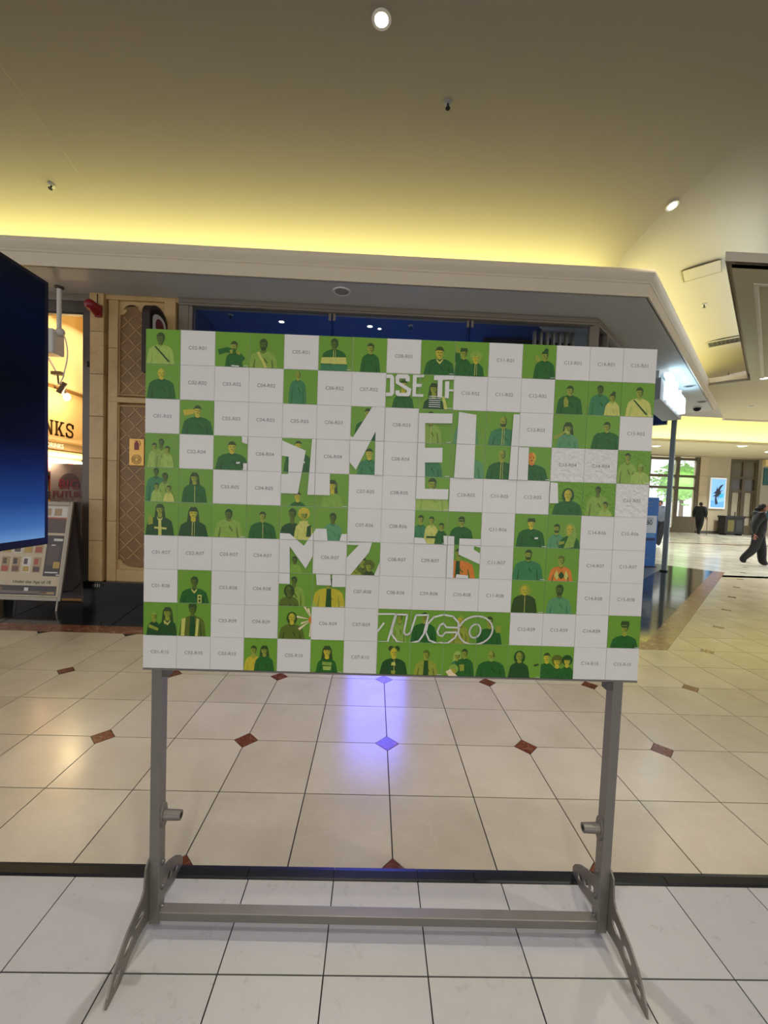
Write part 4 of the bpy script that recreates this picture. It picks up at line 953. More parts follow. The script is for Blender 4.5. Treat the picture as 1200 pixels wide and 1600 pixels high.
# lamps added in the blue shop in place of mall lamps mirrored in its glass
for (x, y), lab in zip(((-1.459,6.09),(-.168,6.10),(-.025,6.17)), ('white lamp added for a reflection in the blue shop window above the left part of the board', 'larger of the two white lamps added for reflections close together in the blue shop window', 'smaller of the two white lamps added for reflections close together in the blue shop window')):
    downlight((x, y, 4.052), lab, .034 if x < -.1 else .024, None, 'lamp_w', 4, color=(.8,.9,1))
for (x, y), lab in zip(((-2.14,5.93),(.428,6.0)), ('small dim fitting added for a reflection in the blue shop window near the stone pier', 'small dim fitting added for a reflection in the blue shop window above the portrait of a wide smiling sitter')):
    sprinkler((x, y, 4.052), lab)  # fittings added in place of dots mirrored in the glass
# pale slatted screen inside the shop window
lv = empty('slatted_screen', (2.20, 5.90, 0), 0, 'pale vertical slatted screen behind the shop glass near the corner', 'screen wall')
for q in range(7):
    MB().box(q*.092, 0, .1, q*.092+.034, .07, 4.03).build('slat', mat_slat if q else globals().setdefault('mat_slat', mat('pale_slat', rgb(176,164,140), .5)), lv)
MB().box(-.02, .07, 3.0, .64, .10, 3.06).build('rail', M['dark'], lv)
MB().box(-.62, .4, 0, .75, .5, 4.04).build('backing_wall', mat('dark_backing', rgb(30,32,38), .6), lv)
# bright blue advertising screen in the window, hidden behind the board: it throws the blue streak on the floor
bs = empty('window_display', (.12, 5.62, 0), 0, 'bright violet blue display in the shop window behind the board', 'screen')
MB().box(-.42, 0, .75, .42, .07, 2.35).build('housing', M['black'], bs)
MB().box(-.39, -.004, .79, .39, 0, 2.31).build('screen_face', mat('violet_blue_screen', rgb(70,70,230), .3, emit=(.16,.17,1.0,1), estr=11), bs)
MB().box(-.3, .0, .0, .3, .3, .04).box(-.05, .03, .04, .05, .09, .75).build('stand', M['black'], bs)

# ================================================================== THINGS ON THE PIER
al = empty('alarm_beacon', (-3.63, 5.385, 3.80), 0, 'dark red alarm beacon at the top of the stone pilaster', 'alarm')
MB().cyl((.0,.0,.0), (-.03,-.10,.03), .075, .062, 18).build('beacon_body', M['red'], al, smooth=True)
MB().ellipsoid((-.03,-.10,.03), (.066,.05,.062)).build('beacon_cap', M['red'], al, smooth=True)
MB().box(-.03,-.02,-.09,.06,.002,.06).build('beacon_base', M['red'], al, bevel=.01)
MB().tube([(0,-.005,.06),(0,-.005,.20)], .005, 6).build('cable', M['dark'], al)
fs = empty('fire_extinguisher_sign', (-3.155, 5.462, 2.02), 0, 'gold plate with a red fire extinguisher symbol and a hose reel symbol', 'sign')
MB().box(-.095,-.012,-.175,.095,.0,.175).build('plate', M['gold'], fs, bevel=.003)
sy = MB(); sy.plate([[(-.03,.03),(.03,.03),(.03,.115),(.015,.135),(-.015,.135),(-.03,.115)]], 'y', -.015, -.012); sy.box(-.008,-.015,.135,.008,-.012,.15); sy.box(-.03,-.015,.145,.035,-.012,.152)
sy.tube([(.035,-.014,.148),(.05,-.014,.12),(.042,-.014,.08)], .003, 6); sy.build('extinguisher_symbol', M['red'], fs)
rl = MB()
for rr in (.06,.042,.025):
    pts_r = [(rr*math.cos(i*PI/10), -.014, -.095+rr*math.sin(i*PI/10)) for i in range(21)]; rl.tube(pts_r, .003, 5)
rl.build('hose_reel_symbol', M['dark'], fs)
pq = empty('number_plaque', (-3.593, 5.368, .252), 0, 'small plaque reading 131 on the black plinth', 'plaque')
MB().plate([[(.07*math.cos(t), .028*math.sin(t)) for t in [i*PI/10 for i in range(20)]]], 'y', -.004, .002).build('plate', M['dark'], pq)
pt_ = MB(); add_text(pt_, '131', .055, frame_matrix((0,-.0045,0), (1,0,0), (0,0,1), (0,-1,0)), offset=.002); pt_.build('numerals', M['white_p'], pq)
bl = empty('blade_sign', (-2.80, 5.41, 3.30), 0, 'arched dark blade sign with a red round emblem above the board corner', 'sign')
def arch_pts(y0, y1, zs, rise, zb_): return [(y1, zb_), (y1, zs)] + [((y0+y1)/2+(y1-y0)/2*math.cos(a), zs+rise*math.sin(a)) for a in [i*PI/14 for i in range(1, 14)]] + [(y0, zs), (y0, zb_)]
MB().plate([arch_pts(-.42, .0, .34, .15, -.35)], 'x', -.045, .045).build('sign_body', mat('dark_brown_casing', rgb(44,30,24), .5), bl)
MB().plate([arch_pts(-.39, -.03, .32, .13, -.30)], 'x', .045, .050).build('sign_face', M['black'], bl)
MB().plate([arch_pts(-.36, -.06, .30, .09, -.26)], 'x', .050, .054).build('sign_picture', mat('pale_sign', rgb(190,188,180), .4), bl)
em = MB()
for rr, yy in ((.095, .058), (.035, .0595)):
    em.plate([[(-.21+rr*math.cos(t), .25+rr*1.0*math.sin(t)) for t in [i*PI/12 for i in range(24)]]], 'x', yy-.003, yy, 0 if rr > .1 else 1)
em.build('emblem', [mat('emblem_red', rgb(150,44,58), .5), mat('emblem_dark', rgb(96,20,34), .5)], bl)

# ================================================================== HANGING MONITOR and spotlight in the drinks shop doorway
hm = empty('hanging_monitor', (-4.03, 5.28, 4.02), 0, 'grey cased monitor hung on a pole from the soffit in the drinks shop doorway', 'monitor')
MB().lathe([(0,0),(.05,0),(.05,-.02),(.02,-.03)], n=14).build('ceiling_cup', M['bronze'], hm, smooth=True)
MB().cyl((0,0,-.02), (0,0,-.58), .026, .026, 12).build('pole', M['white_p'], hm, smooth=True)
MB().ellipsoid((.03,-.02,-.56), (.05,.05,.05)).build('swivel', M['white_p'], hm, smooth=True)
MB().box(-.26,-.10,-.84,.0,.10,-.54).build('casing', M['white_p'], hm, bevel=.02)
MB().box(-.25,-.112,-.80,-.09,-.10,-.50).build('screen', M['black'], hm)
MB().tube([(.05,.0,-.58)]+[(.06+.03*math.sin(i*.5), .02, -.62-.06*i) for i in range(9)]+[(.0,.02,-1.18),(-.03,.02,-1.2)], .007, 6).build('cable', M['white_p'], hm)
hm2 = empty('track_spotlight', (-5.0, 6.4, 3.17), 0, 'small spotlight on a slanted rod in front of the tan shop wall', 'spotlight')
MB().tube([(-.25,-.1,.75),(.0,.1,.12)], .016, 8).build('rod', M['white_p'], hm2)
MB().box(-.06,.06,.07,.09,.14,.12).build('joint', M['bronze'], hm2)
MB().tube([(.02,.1,.07),(.03,.1,-.05),(.10,.1,-.09)], .013, 8).build('arm', M['bronze'], hm2)
MB().cyl((.13,.1,-.04), (.04,.1,-.20), .035, .045, 14).build('lamp_head', M['bronze'], hm2, smooth=True)
bu = empty('bare_lamp', (-4.96, 6.66, 2.94), 0, 'glaring warm bulb on the tan wall above the dark lettering', 'lamp')
MB().ellipsoid((0,0,0), (.045,.045,.055)).build('bulb', mat('hot_bulb', rgb(255,230,160), .3, emit=(1,.80,.42,1), estr=60), bu, smooth=True)
MB().cyl((0,0,.05), (-.06,0,.12), .022, .02, 10).build('socket', M['bronze'], bu)
MB().cyl((-.06,0,.12), (-.2,0,.14), .012, .012, 8).build('bracket_arm', M['bronze'], bu)
pl_ = bpy.data.lights.new('bulb_light', 'POINT'); pl_.energy = 15; pl_.color = (1,.76,.38); pl_.shadow_soft_size = .06
plo = bpy.data.objects.new('bulb_light', pl_); COL.objects.link(plo); plo.parent = bu; plo.location = (.10,0,.0)
# second glow on the upper wall
sp2 = spot_light('spot_beam', (.10,.1,-.14), 30, (1,.78,.4), 80, .8, .04, (0, -.9, 0), hm2)

# shelves with goods
sh = empty('shelf_unit', (-5.19, 5.8, 0), 0, 'lit wall shelves full of packets below the name band', 'shelf')
MB().box(0,0,0,.02,1.5,1.95).build('back_panel', M['cream'], sh)
for z in (.12, .62, 1.08, 1.42, 1.72): MB().box(.02,0,z,.34,1.5,z+.025).build('shelf_board', M['dark'], sh)
MB().box(.02,-.02,0,.34,0,1.95).build('side_panel', M['black'], sh)
cols = [(232,70,60),(250,240,220),(240,200,60),(90,140,60),(236,160,150),(250,250,240),(196,60,40),(150,110,190),(250,236,180)]
gmats = [mat('packet_%s' % n, rgb(*c), .4, vary=.15, scale=20) for n, c in zip(('red','white','yellow','green','pink','ivory','brick','lilac','straw'), cols)]
rr = random.Random(3)
for li, z in enumerate((.645, 1.105, 1.445, 1.745)):
    y = .03; row_n = 0
    while y < 1.40:
        w = rr.uniform(.09,.16); h = rr.uniform(.16,.24) if li < 3 else rr.uniform(.15,.19); h = min(h, .27)
        k1, k2 = rr.sample(range(len(gmats)), 2)
        cn_ = ('red','white','yellow','green','pink','ivory','brick red','lilac','straw yellow'); row_n += 1
        t = empty('drink_packet', (-5.14, 5.8+y, z), 0, '%s packet with %s label, no. %d from door, %s shelf' % (cn_[k1], cn_[k2], row_n, ('lowest','second lowest','second highest','highest')[li]), 'packet', 'packets on the drinks shop shelves')
        MB().box(.02,0,0,.20,w,h).build('carton', gmats[k1], t, bevel=.004)
        MB().box(.20,w*.15,h*.3,.202,w*.85,h*.8).build('front_label', gmats[k2], t)
        y += w+.015
area_light('shelf_light', (-4.78, 6.55, 1.98), (.1, 1.4), 34, (1, .92, .74), (0, .7, 0))

# upright poster stand and sandwich board
ps = empty('poster_stand', (-4.56, 6.15, .004), 0, 'upright poster stand with a dark red round logo behind the sandwich board', 'poster stand')
MB().box(-.26,-.0,.0,.24,.16,1.86).build('poster_body', mat('mauve_grey_shaded', rgb(112,94,84), .6), ps, bevel=.006)  # front lies in shade; that dimness is put into the poster colours
po = MB(); po.box(-.15,-.003,.10,.19,-.001,1.30, 0)
po.plate([[(.02+.16*math.cos(t), 1.52+.20*math.sin(t)) for t in [i*PI/14 for i in range(29)]] + [(-.12,1.40),(.16,1.40)]][:1], 'y', -.003, -.001, 1)
for q in range(3): po.box(-.09,-.005,1.10-q*.075,.13,-.003,1.125-q*.075, 2)
add_text(po, 'BIG', .20, frame_matrix((.02,-.006,1.55), (1,0,0), (0,0,1), (0,-1,0)), 3, offset=.012)
add_text(po, 'FUTURE', .135, frame_matrix((.02,-.006,1.40), (1,0,0), (0,0,1), (0,-1,0)), 3, offset=.010)
po.box(-.12,-.005,1.28,.16,-.003,1.31, 2)
po.build('poster_print', [mat('poster_black', rgb(26,20,20), .5), mat('poster_plum', rgb(52,26,26), .5), mat('poster_grey', rgb(120,108,100), .5), mat('poster_red', rgb(104,20,22), .5)], ps)
af = empty('sandwich_board', (-4.31, 5.03, .0), 0, 'silver framed sandwich board with a printed catalogue page standing at the drinks shop door', 'sandwich board')
ang = math.atan2(.24, 1.36); Rx = Matrix.Rotation(-ang, 4, 'X')
AW = .44
def fpart(name, mb, mats): 
    o = mb.build(name, mats, af); o.matrix_basis = Rx; return o
f1 = MB()
f1.box(-AW-.04,-.012,.12,-AW,.018,1.36).box(AW,-.012,.12,AW+.04,.018,1.36).box(-AW,-.012,.12,AW,.018,.17).box(-AW,-.012,1.31,AW,.018,1.36)
fpart('front_frame', f1, M['alu']).modifiers.new('bevel','BEVEL').width = .004
pg_ = MB(); pg_.box(-AW,.0,.17,AW,.008,1.31,0)
def rect(x0,z0,x1,z1,mi,l=1): pg_.box(x0,-.001*l,z0,x1,.0,z1,mi)
rect(-AW,.185,AW-.03,.30,1); rect(-AW,.205,AW-.14,.235,2,2); rect(.20,.20,AW-.05,.23,5,2)
rect(.02,.235,.07,.275,6,2); rect(-.30,.235,-.24,.275,4,2)
rect(.22,.42,AW-.02,.93,1); rect(.24,.55,AW-.05,.80,7,2); rect(.30,.86,.41,.89,6,2); rect(.33,.52,.41,.60,8,3); rect(.24,.46,AW-.04,.475,6,2); rect(.28,.80,.33,.815,6,3); rect(.38,.43,.43,.445,6,3)
rect(-AW,.96,AW-.02,1.14,7); rect(-AW,1.14,AW-.02,1.155,3,2); rect(-.10,1.165,.42,1.295,6)
for cx_ in range(3): rect(.0+cx_*.13,1.18,.09+cx_*.13,1.27,5,2)
for cxi in range(5):
    for row in range(2):
        x = -.43+cxi*.128; z = .46+row*.24
        rect(x,z,x+.10,z+.19,5 if (cxi+row) % 3 else 6); rect(x+.01,z+.01,x+.085,z+.075,(8,3,4,8,7)[(cxi+row*2) % 5],2); rect(x+.015,z+.10,x+.06,z+.17,(4,7,1,7,3)[(cxi+row) % 5],2)
add_text(pg_, 'Under the Age of 18', .055, frame_matrix((.10,-.003,.345), (1,0,0), (0,0,1), (0,-1,0)), 1)
fpart('front_print', pg_, [mat('page_paper', rgb(196,178,146), .35), mat('page_dark', rgb(52,36,30), .35), mat('page_grey', rgb(110,96,84), .35), mat('page_red', rgb(170,60,44), .35), mat('page_brown', rgb(110,66,40), .35), mat('page_tan', rgb(170,140,96), .35), mat('page_white', rgb(214,206,196), .35), mat('page_umber', rgb(80,56,44), .35), mat('page_mustard', rgb(180,146,50), .35)])
f2 = MB(); f2.box(-AW-.04,.0,.03,-AW,.012,.12).box(AW,.0,.03,AW+.03,.012,.12)
fpart('foot', MB().box(-AW-.03,.0,.0,-AW-.01,.012,.12), M['alu']); fpart('foot', MB().box(AW-.01,.0,.0,AW+.01,.012,.12), M['alu'])
Rb = Matrix.Translation((0,.49,0)) @ Matrix.Rotation(ang*.78, 4, 'X')
bkp = MB().box(-AW-.02,-.01,.03,AW+.02,.006,1.34).build('back_panel', mat('back_grey', rgb(104,92,90), .5), af); bkp.matrix_basis = Rb
for x in (-AW-.035, AW+.0):
    o = MB().box(x,-.014,.0,x+.03,.014,1.36).build('back_leg', M['bronze'], af); o.matrix_basis = Rb
MB().tube([(AW,.08,.22),(AW+.01,.25,.19),(AW,.42,.26)], .005, 6).build('stay_cord', M['black'], af)

# ================================================================== LETTERED SIGN, SIGN POST, BLUE STAND
sg = empty('lettered_sign', (4.98, 7.13, 3.45), PI/4, 'grey hanging sign box with glowing white letters on the diagonal shop front', 'sign')
MB().box(-.05, .02, 0, 2.25, .36, .38).build('sign_box', mat('sign_grey', rgb(140,150,158), .45), sg, bevel=.008)
for x in (.2, 2.0): MB().box(x, .10, .38, x+.05, .28, .57).build('hanger', M['grey_p'], sg)
lt = MB(); V, F = text_geo('Telstra', .62, .014, 4)
Ml = frame_matrix((1.02, -.09, .25), (1,0,0), (0,0,1), (0,-1,0))
n0 = len(V); lt.add([(x*1.02, y, 0) for x, y in V], F, 0, Ml)
import collections
ec = collections.Counter(tuple(sorted((f[i], f[(i+1) % len(f)]))) for f in F for i in range(len(f)))
bpts = [e for e, c in ec.items() if c == 1]
lt.add([(x*1.02, y, z) for z in (0, -.10) for x, y in V], [(a, b, n0+b, n0+a) for a, b in bpts], 0, Ml)
lt.build('sign_letters', mat('glowing_letters', rgb(250,252,255), .3, emit=(.86,.94,1,1), estr=1.5), sg)
area_light('letter_glow', (1.05, -.16, .34), (1.9, .10), 4.5, (.42,.74,1.0), (PI-.25, 0, 0), parent=sg)
pp = empty('sign_post', (7.02, 9.56, 0), PI/4, 'slim grey metal post standing from the dark floor up to the lettered sign', 'post')
MB().box(-.055,-.05,0,-.012,.05,3.95).box(.012,-.05,0,.055,.05,3.95).build('post_profile', mat('post_grey', rgb(128,140,148), .35, metal=.4), pp, bevel=.006)
MB().box(-.012,-.035,0,.012,.035,3.95).build('post_groove', M['dark'], pp)
MB().box(-.08,-.07,0,.08,.07,.03).build('post_shoe', M['black'], pp)
ks = empty('blue_banner_stand', (6.95, 10.1, 0), 0, 'blue information stand with a white price panel beside the sign post', 'stand')
MB().box(-.28,0,0.02,.225,.22,1.77).build('stand_body', mat('stand_blue', rgb(26,96,170), .4), ks, bevel=.008)
pnl = MB().box(-.26,-.006,.87,.19,-.001,1.31).build('price_panel', mat('panel_white', rgb(190,196,206), .4), ks)
nm = MB(); add_text(nm, '80', .17, frame_matrix((.0,-.008,1.13), (1,0,0), (0,0,1), (0,-1,0)), 0, offset=.008); nm.build('price_numerals', M['black'], pnl)
pgm = mat('panel_grey', rgb(110,118,130), .4)
for q in range(2): MB().box(-.2,-.008,1.24-q*.035,.10,-.006,1.255-q*.035).build('text_line', pgm, pnl)
MB().box(-.26,-.005,.76,.17,-.001,.86).build('light_band', mat('panel_lightblue', rgb(70,130,190), .4), ks)
MB().box(-.26,-.006,.68,.17,-.001,.74).build('navy_band', mat('panel_navy', rgb(14,36,84), .4), ks)
for x_, z_, w_ in ((-.1,1.55,.16),(-.1,1.64,.20),(-.1,.22,.18)): MB().box(x_,-.005,z_,x_+w_,-.001,z_+.014).build('text_line', pgm, ks)
MB().box(-.30,-.02,0,.245,.24,.025).build('stand_foot', M['dark'], ks)

# ================================================================== THINGS AT THE FAR ENTRANCE
pw = empty('wall_poster_screen', (19.98, 23.34, 2.38), 0, 'white framed lit poster with a dark splash motif on the far stone pier', 'poster')
MB().box(-.47,-.05,-.90,.47,0,.90).build('poster_frame', mat('poster_frame', rgb(226,228,232), .4, emit=(.8,.85,.9,1), estr=.25), pw)
sc_ = MB(); sc_.box(-.40,-.058,-.82,.40,-.05,.82,0)
sc_.plate([[(-.40,-.82),(.40,-.82),(.40,-.45),(.1,-.52),(-.40,-.40)]], 'y', -.060, -.058, 1)
rs = random.Random(11); spl = []
for i in range(28):
    a = i*2*PI/28; r = (.12+.10*rs.random()) if i % 2 else (.20+.20*rs.random())
    spl.append((-.02+r*math.cos(a)*.85, .0+r*1.25*math.sin(a)))
sc_.plate([spl], 'y', -.063, -.060, 2)
sc_.plate([[(.0,.1),(.22,.42),(.30,.55),(.10,.45),(-.05,.2)]], 'y', -.066, -.063, 2)
sc_.plate([[(.05,-.1),(.34,.0),(.30,-.2),(.12,-.3)]], 'y', -.066, -.063, 3)
sc_.plate([[(-.1,-.2),(.02,-.6),(-.12,-.68),(-.18,-.35)]], 'y', -.066, -.063, 2)
sc_.build('poster_image', [mat('poster_sky', rgb(120,170,220), .3, emit=rgb(120,175,230), estr=.75), mat('poster_sky_low', rgb(90,150,205), .3, emit=rgb(90,150,210), estr=.6), mat('poster_ink', rgb(18,24,52), .3), mat('poster_cyan', rgb(40,170,210), .3, emit=rgb(40,170,210), estr=.5)], pw)
cn = empty('waste_bin_cabinet', (20.55, 22.9, 0), 0, 'dark cabinet of waste bins under the lit poster', 'bin')
MB().box(-.60,-.28,.98,.58,.28,1.10).build('cabinet_top', M['dark'], cn, bevel=.02)
MB().box(-.56,-.25,.08,.54,.25,.98).build('cabinet_body', M['dark'], cn)
MB().box(-.42,-.262,.22,-.06,-.25,.86).build('bin_front', mat('olive_bin', rgb(96,90,40), .5), cn)
MB().box(.06,-.262,.22,.42,-.25,.86).build('bin_front', mat('charcoal_bin', rgb(44,44,42), .5), cn)
for x in (-.5,.42): MB().box(x,-.2,0,x+.08,.2,.08).build('leg', M['black'], cn)
MB().cyl((.14,-.05,1.10), (.14,-.05,1.34), .035, .028, 10).build('tap', M['bronze'], cn)
# trees and daylight beyond the glass
grm = mat('outside_paving', rgb(190,186,176), .8)
leaf = mat('leaf_green', rgb(120,170,84), .7, vary=.5, scale=2.5); leaf2 = mat('leaf_light', rgb(160,200,110), .7, vary=.4, scale=3); bark = mat('bark', rgb(80,62,44), .8)
for (x, y, z, r, lm, lab) in ((14.6,29,3.3,2.0,leaf,'round green tree outside the left entrance glazing'), (18.2,33.5,3.6,1.8,leaf2,'light green tree outside behind the middle entrance glazing'), (23.0,30,3.3,2.0,leaf,'green tree outside the entrance seen past the sign post')):
    t = empty('street_tree', (x, y, 0), 0, lab, 'tree')
    MB().cyl((0,0,0), (0,0,z-.6), .16, .11, 10).build('trunk', bark, t, smooth=True)
    fo = MB(); rs2 = random.Random(int(x*10))
    for q in range(900):
        d = Vector((rs2.gauss(0,1), rs2.gauss(0,1), rs2.gauss(0,1))).normalized()*r*rs2.uniform(.55,1.05)
        a = Vector((rs2.gauss(0,1), rs2.gauss(0,1), rs2.gauss(0,1))).normalized(); b = a.orthogonal().normalized()
        s_ = rs2.uniform(.10,.22); c_ = Vector((0,0,z))+Vector((d.x, d.y, d.z*.85))
        fo.add([c_-a*s_, c_+b*s_*.5, c_+a*s_, c_-b*s_*.5], [(0,1,2,3)])
    f_o = fo.build('foliage', lm, t); f_o['kind'] = 'stuff'
    MB().ellipsoid((0,0,z), (r*.72,r*.72,r*.62)).build('crown_core', lm, t, smooth=True)
area_light('porch_daylight', (17.0, 25.5, 6.5), (9, 3), 3500, (.95,1,1), (-.5, 0, 0))

# ================================================================== PEOPLE
def skin_mesh(verts, edges, radii, root=0, sub=2):
    me = bpy.data.meshes.new('skin'); me.from_pydata(verts, edges, []); ob = bpy.data.objects.new('skin', me); COL.objects.link(ob)
    sk = ob.modifiers.new('skin', 'SKIN'); sk.use_smooth_shade = True
    ly = me.skin_vertices[0].data if me.skin_vertices else None
    if ly is None:
        bpy.context.view_layer.objects.active = ob; bpy.context.view_layer.update(); ly = me.skin_vertices[0].data
    for i, r in enumerate(radii):
        ly[i].radius = r if isinstance(r, tuple) else (r, r); ly[i].use_root = (i == root)
    ss = ob.modifiers.new('sub', 'SUBSURF'); ss.levels = sub; ss.render_levels = sub
    bpy.context.view_layer.update()
    out = bpy.data.meshes.new_from_object(ob.evaluated_get(bpy.context.evaluated_depsgraph_get()))
    V = [tuple(v.co) for v in out.vertices]; F = [tuple(p.vertices) for p in out.polygons]
    bpy.data.objects.remove(ob); bpy.data.meshes.remove(me); bpy.data.meshes.remove(out)
    return V, F
def make_person(name, loc, rz, label, J, R, mats, pick, hands, hair, head_turn=0.0, extras=None):
    """J: joint dictionary facing +y; body grown as one skin, then head and hands joined to the same mesh"""
    t = empty(name, loc, rz, label, 'person')
    names = list(J); idx = {n: i for i, n in enumerate(names)}
    E_ = [('pelvis','spine'),('spine','chest'),('chest','neck'),('neck','skull'),('chest','shL'),('shL','elL'),('elL','wrL'),('chest','shR'),('shR','elR'),('elR','wrR'),
         ('pelvis','hipL'),('hipL','knL'),('knL','anL'),('anL','toL'),('pelvis','hipR'),('hipR','knR'),('knR','anR'),('anR','toR')]
    V, F = skin_mesh([J[n] for n in names], [(idx[a], idx[b]) for a, b in E_], [R[n] for n in names], idx['pelvis'])
    mb = MB(); mb.add(V, F, 0)
    cc = [sum((Vector(V[i]) for i in f), Vector())/len(f) for f in F]
    mb.m = [pick(c) for c in cc]
    # head
    h = Vector(J['skull']); hm_ = MB()
    def shape(p):
        q = p.copy()
        if q.y > 0: q.y *= .92
        if q.z < 0: q.x *= 1+.28*q.z; q.y *= 1+.10*q.z
        if q.y > .6 and abs(q.x) < .32 and -.30 < q.z < .12: q.y += .20*(1-abs(q.x)/.32)*(1-abs(q.z+.14)/.26 if abs(q.z+.14) < .26 else 0)
        return q
    hm_.ellipsoid((0,0,0), (.078,.100,.122), 20, 16, 2, shape)
    for sx in (-1, 1):
        hm_.ellipsoid((sx*.030,.088,.012), (.012,.008,.007), 8, 6, 3); hm_.ellipsoid((sx*.080,.0,-.005), (.012,.020,.032), 8, 6, 2)
    hm_.ellipsoid((0,.090,-.055), (.024,.008,.007), 8, 6, 4)
    Rt = Matrix.Translation(h) @ Matrix.Rotation(head_turn, 4, 'Z')
    base = len(mb.v)
    for v in hm_.v: mb.v.append(tuple(Rt @ Vector(v)))
    for f, m_ in zip(hm_.f, hm_.m): mb.f.append(tuple(base+i for i in f)); mb.m.append(m_)
    # hands: palm and five curled fingers
    for side in hands:
        w = Vector(J['wr'+side]); e = Vector(J['el'+side]); d = (w-e).normalized(); sx = -1 if side == 'L' else 1
        fwd = Vector((0,1,0)); fwd = (fwd-d*fwd.dot(d)).normalized(); inw = d.cross(fwd)*sx
        vs_ = [w-d*.02, w+d*.045, w+d*.085]; es = [(0,1),(1,2)]; rs_ = [(.026,.020),(.036,.018),(.038,.016)]
        for fi, (off, ln_) in enumerate(((.030,.070),(.010,.080),(-.010,.075),(-.030,.058))):
            b0 = len(vs_); p0 = w+d*.085+fwd*off
            vs_ += [p0, p0+d*ln_*.5+inw*.006, p0+d*ln_*.85+inw*.028]; es += [(2,b0),(b0,b0+1),(b0+1,b0+2)]; rs_ += [.010,.009,.008]
        b0 = len(vs_); p0 = w+d*.035+fwd*.036
        vs_ += [p0, p0+d*.03+fwd*.022+inw*.01, p0+d*.055+fwd*.022+inw*.022]; es += [(1,b0),(b0,b0+1),(b0+1,b0+2)]; rs_ += [.012,.010,.009]
        HV, HF = skin_mesh([tuple(v) for v in vs_], es, rs_, 1, 1)
        mb.add(HV, HF, 2)
    mb.build('body', mats, t, smooth=True)
    if hair:
        hb = MB()
        for kind, c, r in hair: hb.ellipsoid((0,0,0) if False else c, r, 16, 12, 0)
        hb.v = [tuple(Rt @ Vector(v)) for v in hb.v]
        hb.build('hair', mat(name+'_hair', rgb(20,15,13), .6), t, smooth=True)
    if extras: extras(t)
    return t
skin_m = mat('skin_tone', rgb(150,100,76), .5); eye_m = mat('eye_dark', rgb(16,12,10), .3); lip_m = mat('lip_tone', rgb(120,62,54), .5); shoe_m = mat('shoe_dark', rgb(14,13,13), .5)
black_c = mat('black_cloth', rgb(11,10,11), .8, vary=.15); olive_c = mat('black_olive_jacket', rgb(15,14,12), .65, vary=.2); trouser = mat('black_trousers', rgb(8,8,9), .85)
# person walking right in a padded jacket and wide trousers (profile, facing +y of the local frame)
J2 = dict(pelvis=(0,0,.94), spine=(0,0,1.12), chest=(0,.02,1.32), neck=(0,.035,1.48), skull=(0,.06,1.60), shL=(-.18,.0,1.40), elL=(-.23,-.10,1.12), wrL=(-.22,-.06,.86), shR=(.18,.0,1.40), elR=(.24,-.12,1.13), wrR=(.24,-.11,.88),
          hipL=(-.10,.02,.88), knL=(-.10,.10,.49), anL=(-.10,.13,.09), toL=(-.10,.26,.035), hipR=(.10,-.02,.88), knR=(.10,-.07,.48), anR=(.10,-.33,.14), toR=(.10,-.24,.05))
R2 = dict(pelvis=(.17,.16), spine=(.18,.17), chest=(.19,.17), neck=(.085,.085), skull=(.05,.05), shL=.12, elL=.095, wrL=.045, shR=.12, elR=.095, wrR=.045, hipL=.135, knL=.115, anL=.11, toL=.045, hipR=.135, knR=.115, anR=.10, toR=.045)
def pick2(c):
    if c.z > 1.50: return 2
    if c.z < .07: return 5
    if c.z < .90 and abs(c.x) < .19: return 1
    return 0
def hood(t):
    hb = MB(); hb.ellipsoid((0,-.05,1.47), (.15,.13,.085), 16, 10)
    hb.build('hood', olive_c, t, smooth=True)
    MB().lathe([(.10,-.02),(.115,.0),(.10,.02)], (0,.02,1.50), 18).build('collar_edge', mat('grey_collar', rgb(150,150,150), .7), t, smooth=True)
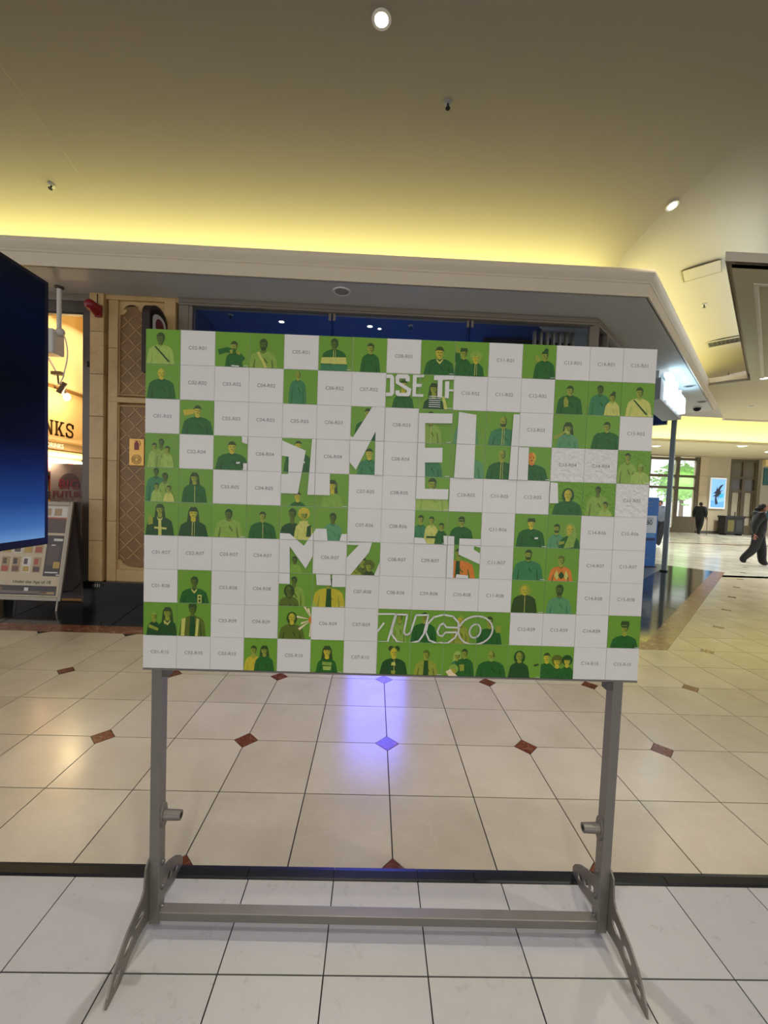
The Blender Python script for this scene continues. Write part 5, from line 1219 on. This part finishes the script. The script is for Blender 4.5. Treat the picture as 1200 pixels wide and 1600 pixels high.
make_person('person', (10.72,11.05,0), math.atan2(-.60,.80)-PI/2, 'person in a black padded jacket and wide black trousers walking right at the picture edge', J2, R2, [olive_c, trouser, skin_m, eye_m, lip_m, shoe_m], pick2, 'LR',
            [('cap',(0,-.028,.035),(.086,.096,.105)), ('bun',(0,-.135,-.02),(.055,.06,.055))], .15, hood)
J1 = dict(pelvis=(0,0,1.0), spine=(0,0,1.18), chest=(0,.01,1.40), neck=(0,.03,1.56), skull=(0,.05,1.68), shL=(-.20,0,1.48), elL=(-.28,-.03,1.20), wrL=(-.30,.04,.96), shR=(.20,0,1.48), elR=(.27,-.05,1.20), wrR=(.26,.06,.98),
          hipL=(-.10,.0,.93), knL=(-.09,.10,.52), anL=(-.05,.16,.10), toL=(-.05,.30,.04), hipR=(.10,0,.93), knR=(.08,-.02,.50), anR=(.03,-.20,.15), toR=(.03,-.12,.05))
R1 = dict(pelvis=(.20,.16), spine=(.22,.18), chest=(.23,.18), neck=(.09,.09), skull=(.05,.05), shL=.13, elL=.10, wrL=.045, shR=.13, elR=.10, wrR=.045, hipL=.13, knL=.10, anL=.075, toL=.045, hipR=.13, knR=.10, anR=.075, toR=.045)
def pick1(c):
    if c.z > 1.60: return 2
    if c.z < .08: return 5
    if c.z < .96 and abs(c.x) < .22: return 1
    return 0
def cane(t):
    MB().tube([(.31,.10,.97),(.30,.16,1.0),(.30,.20,.95)], .014, 8).tube([(.31,.10,.97),(.33,.08,.02)], .013, 8).build('walking_stick', M['dark'], t)
make_person('person', (18.0,22.05,0), math.atan2(.72,.69)-PI/2-.2, 'person in black with a stick walking away toward the far glass entrance', J1, R1, [black_c, trouser, skin_m, eye_m, lip_m, mat('brown_shoe', rgb(92,64,40), .6)], pick1, 'LR',
            [('cap',(0,-.012,.03),(.088,.104,.112))], 0, cane)
J3 = {k: (v[0], v[1]*.5, v[2]*.97) for k, v in J1.items()}
make_person('person', (10.98,15.4,0), PI*.75, 'person in a grey top standing behind the sign post', J3, R1, [mat('grey_blue_top', rgb(104,112,124), .8), mat('dark_trousers', rgb(26,28,36), .8), skin_m, eye_m, lip_m, shoe_m], pick1, 'LR', [('cap',(0,-.02,.03),(.088,.104,.112))])
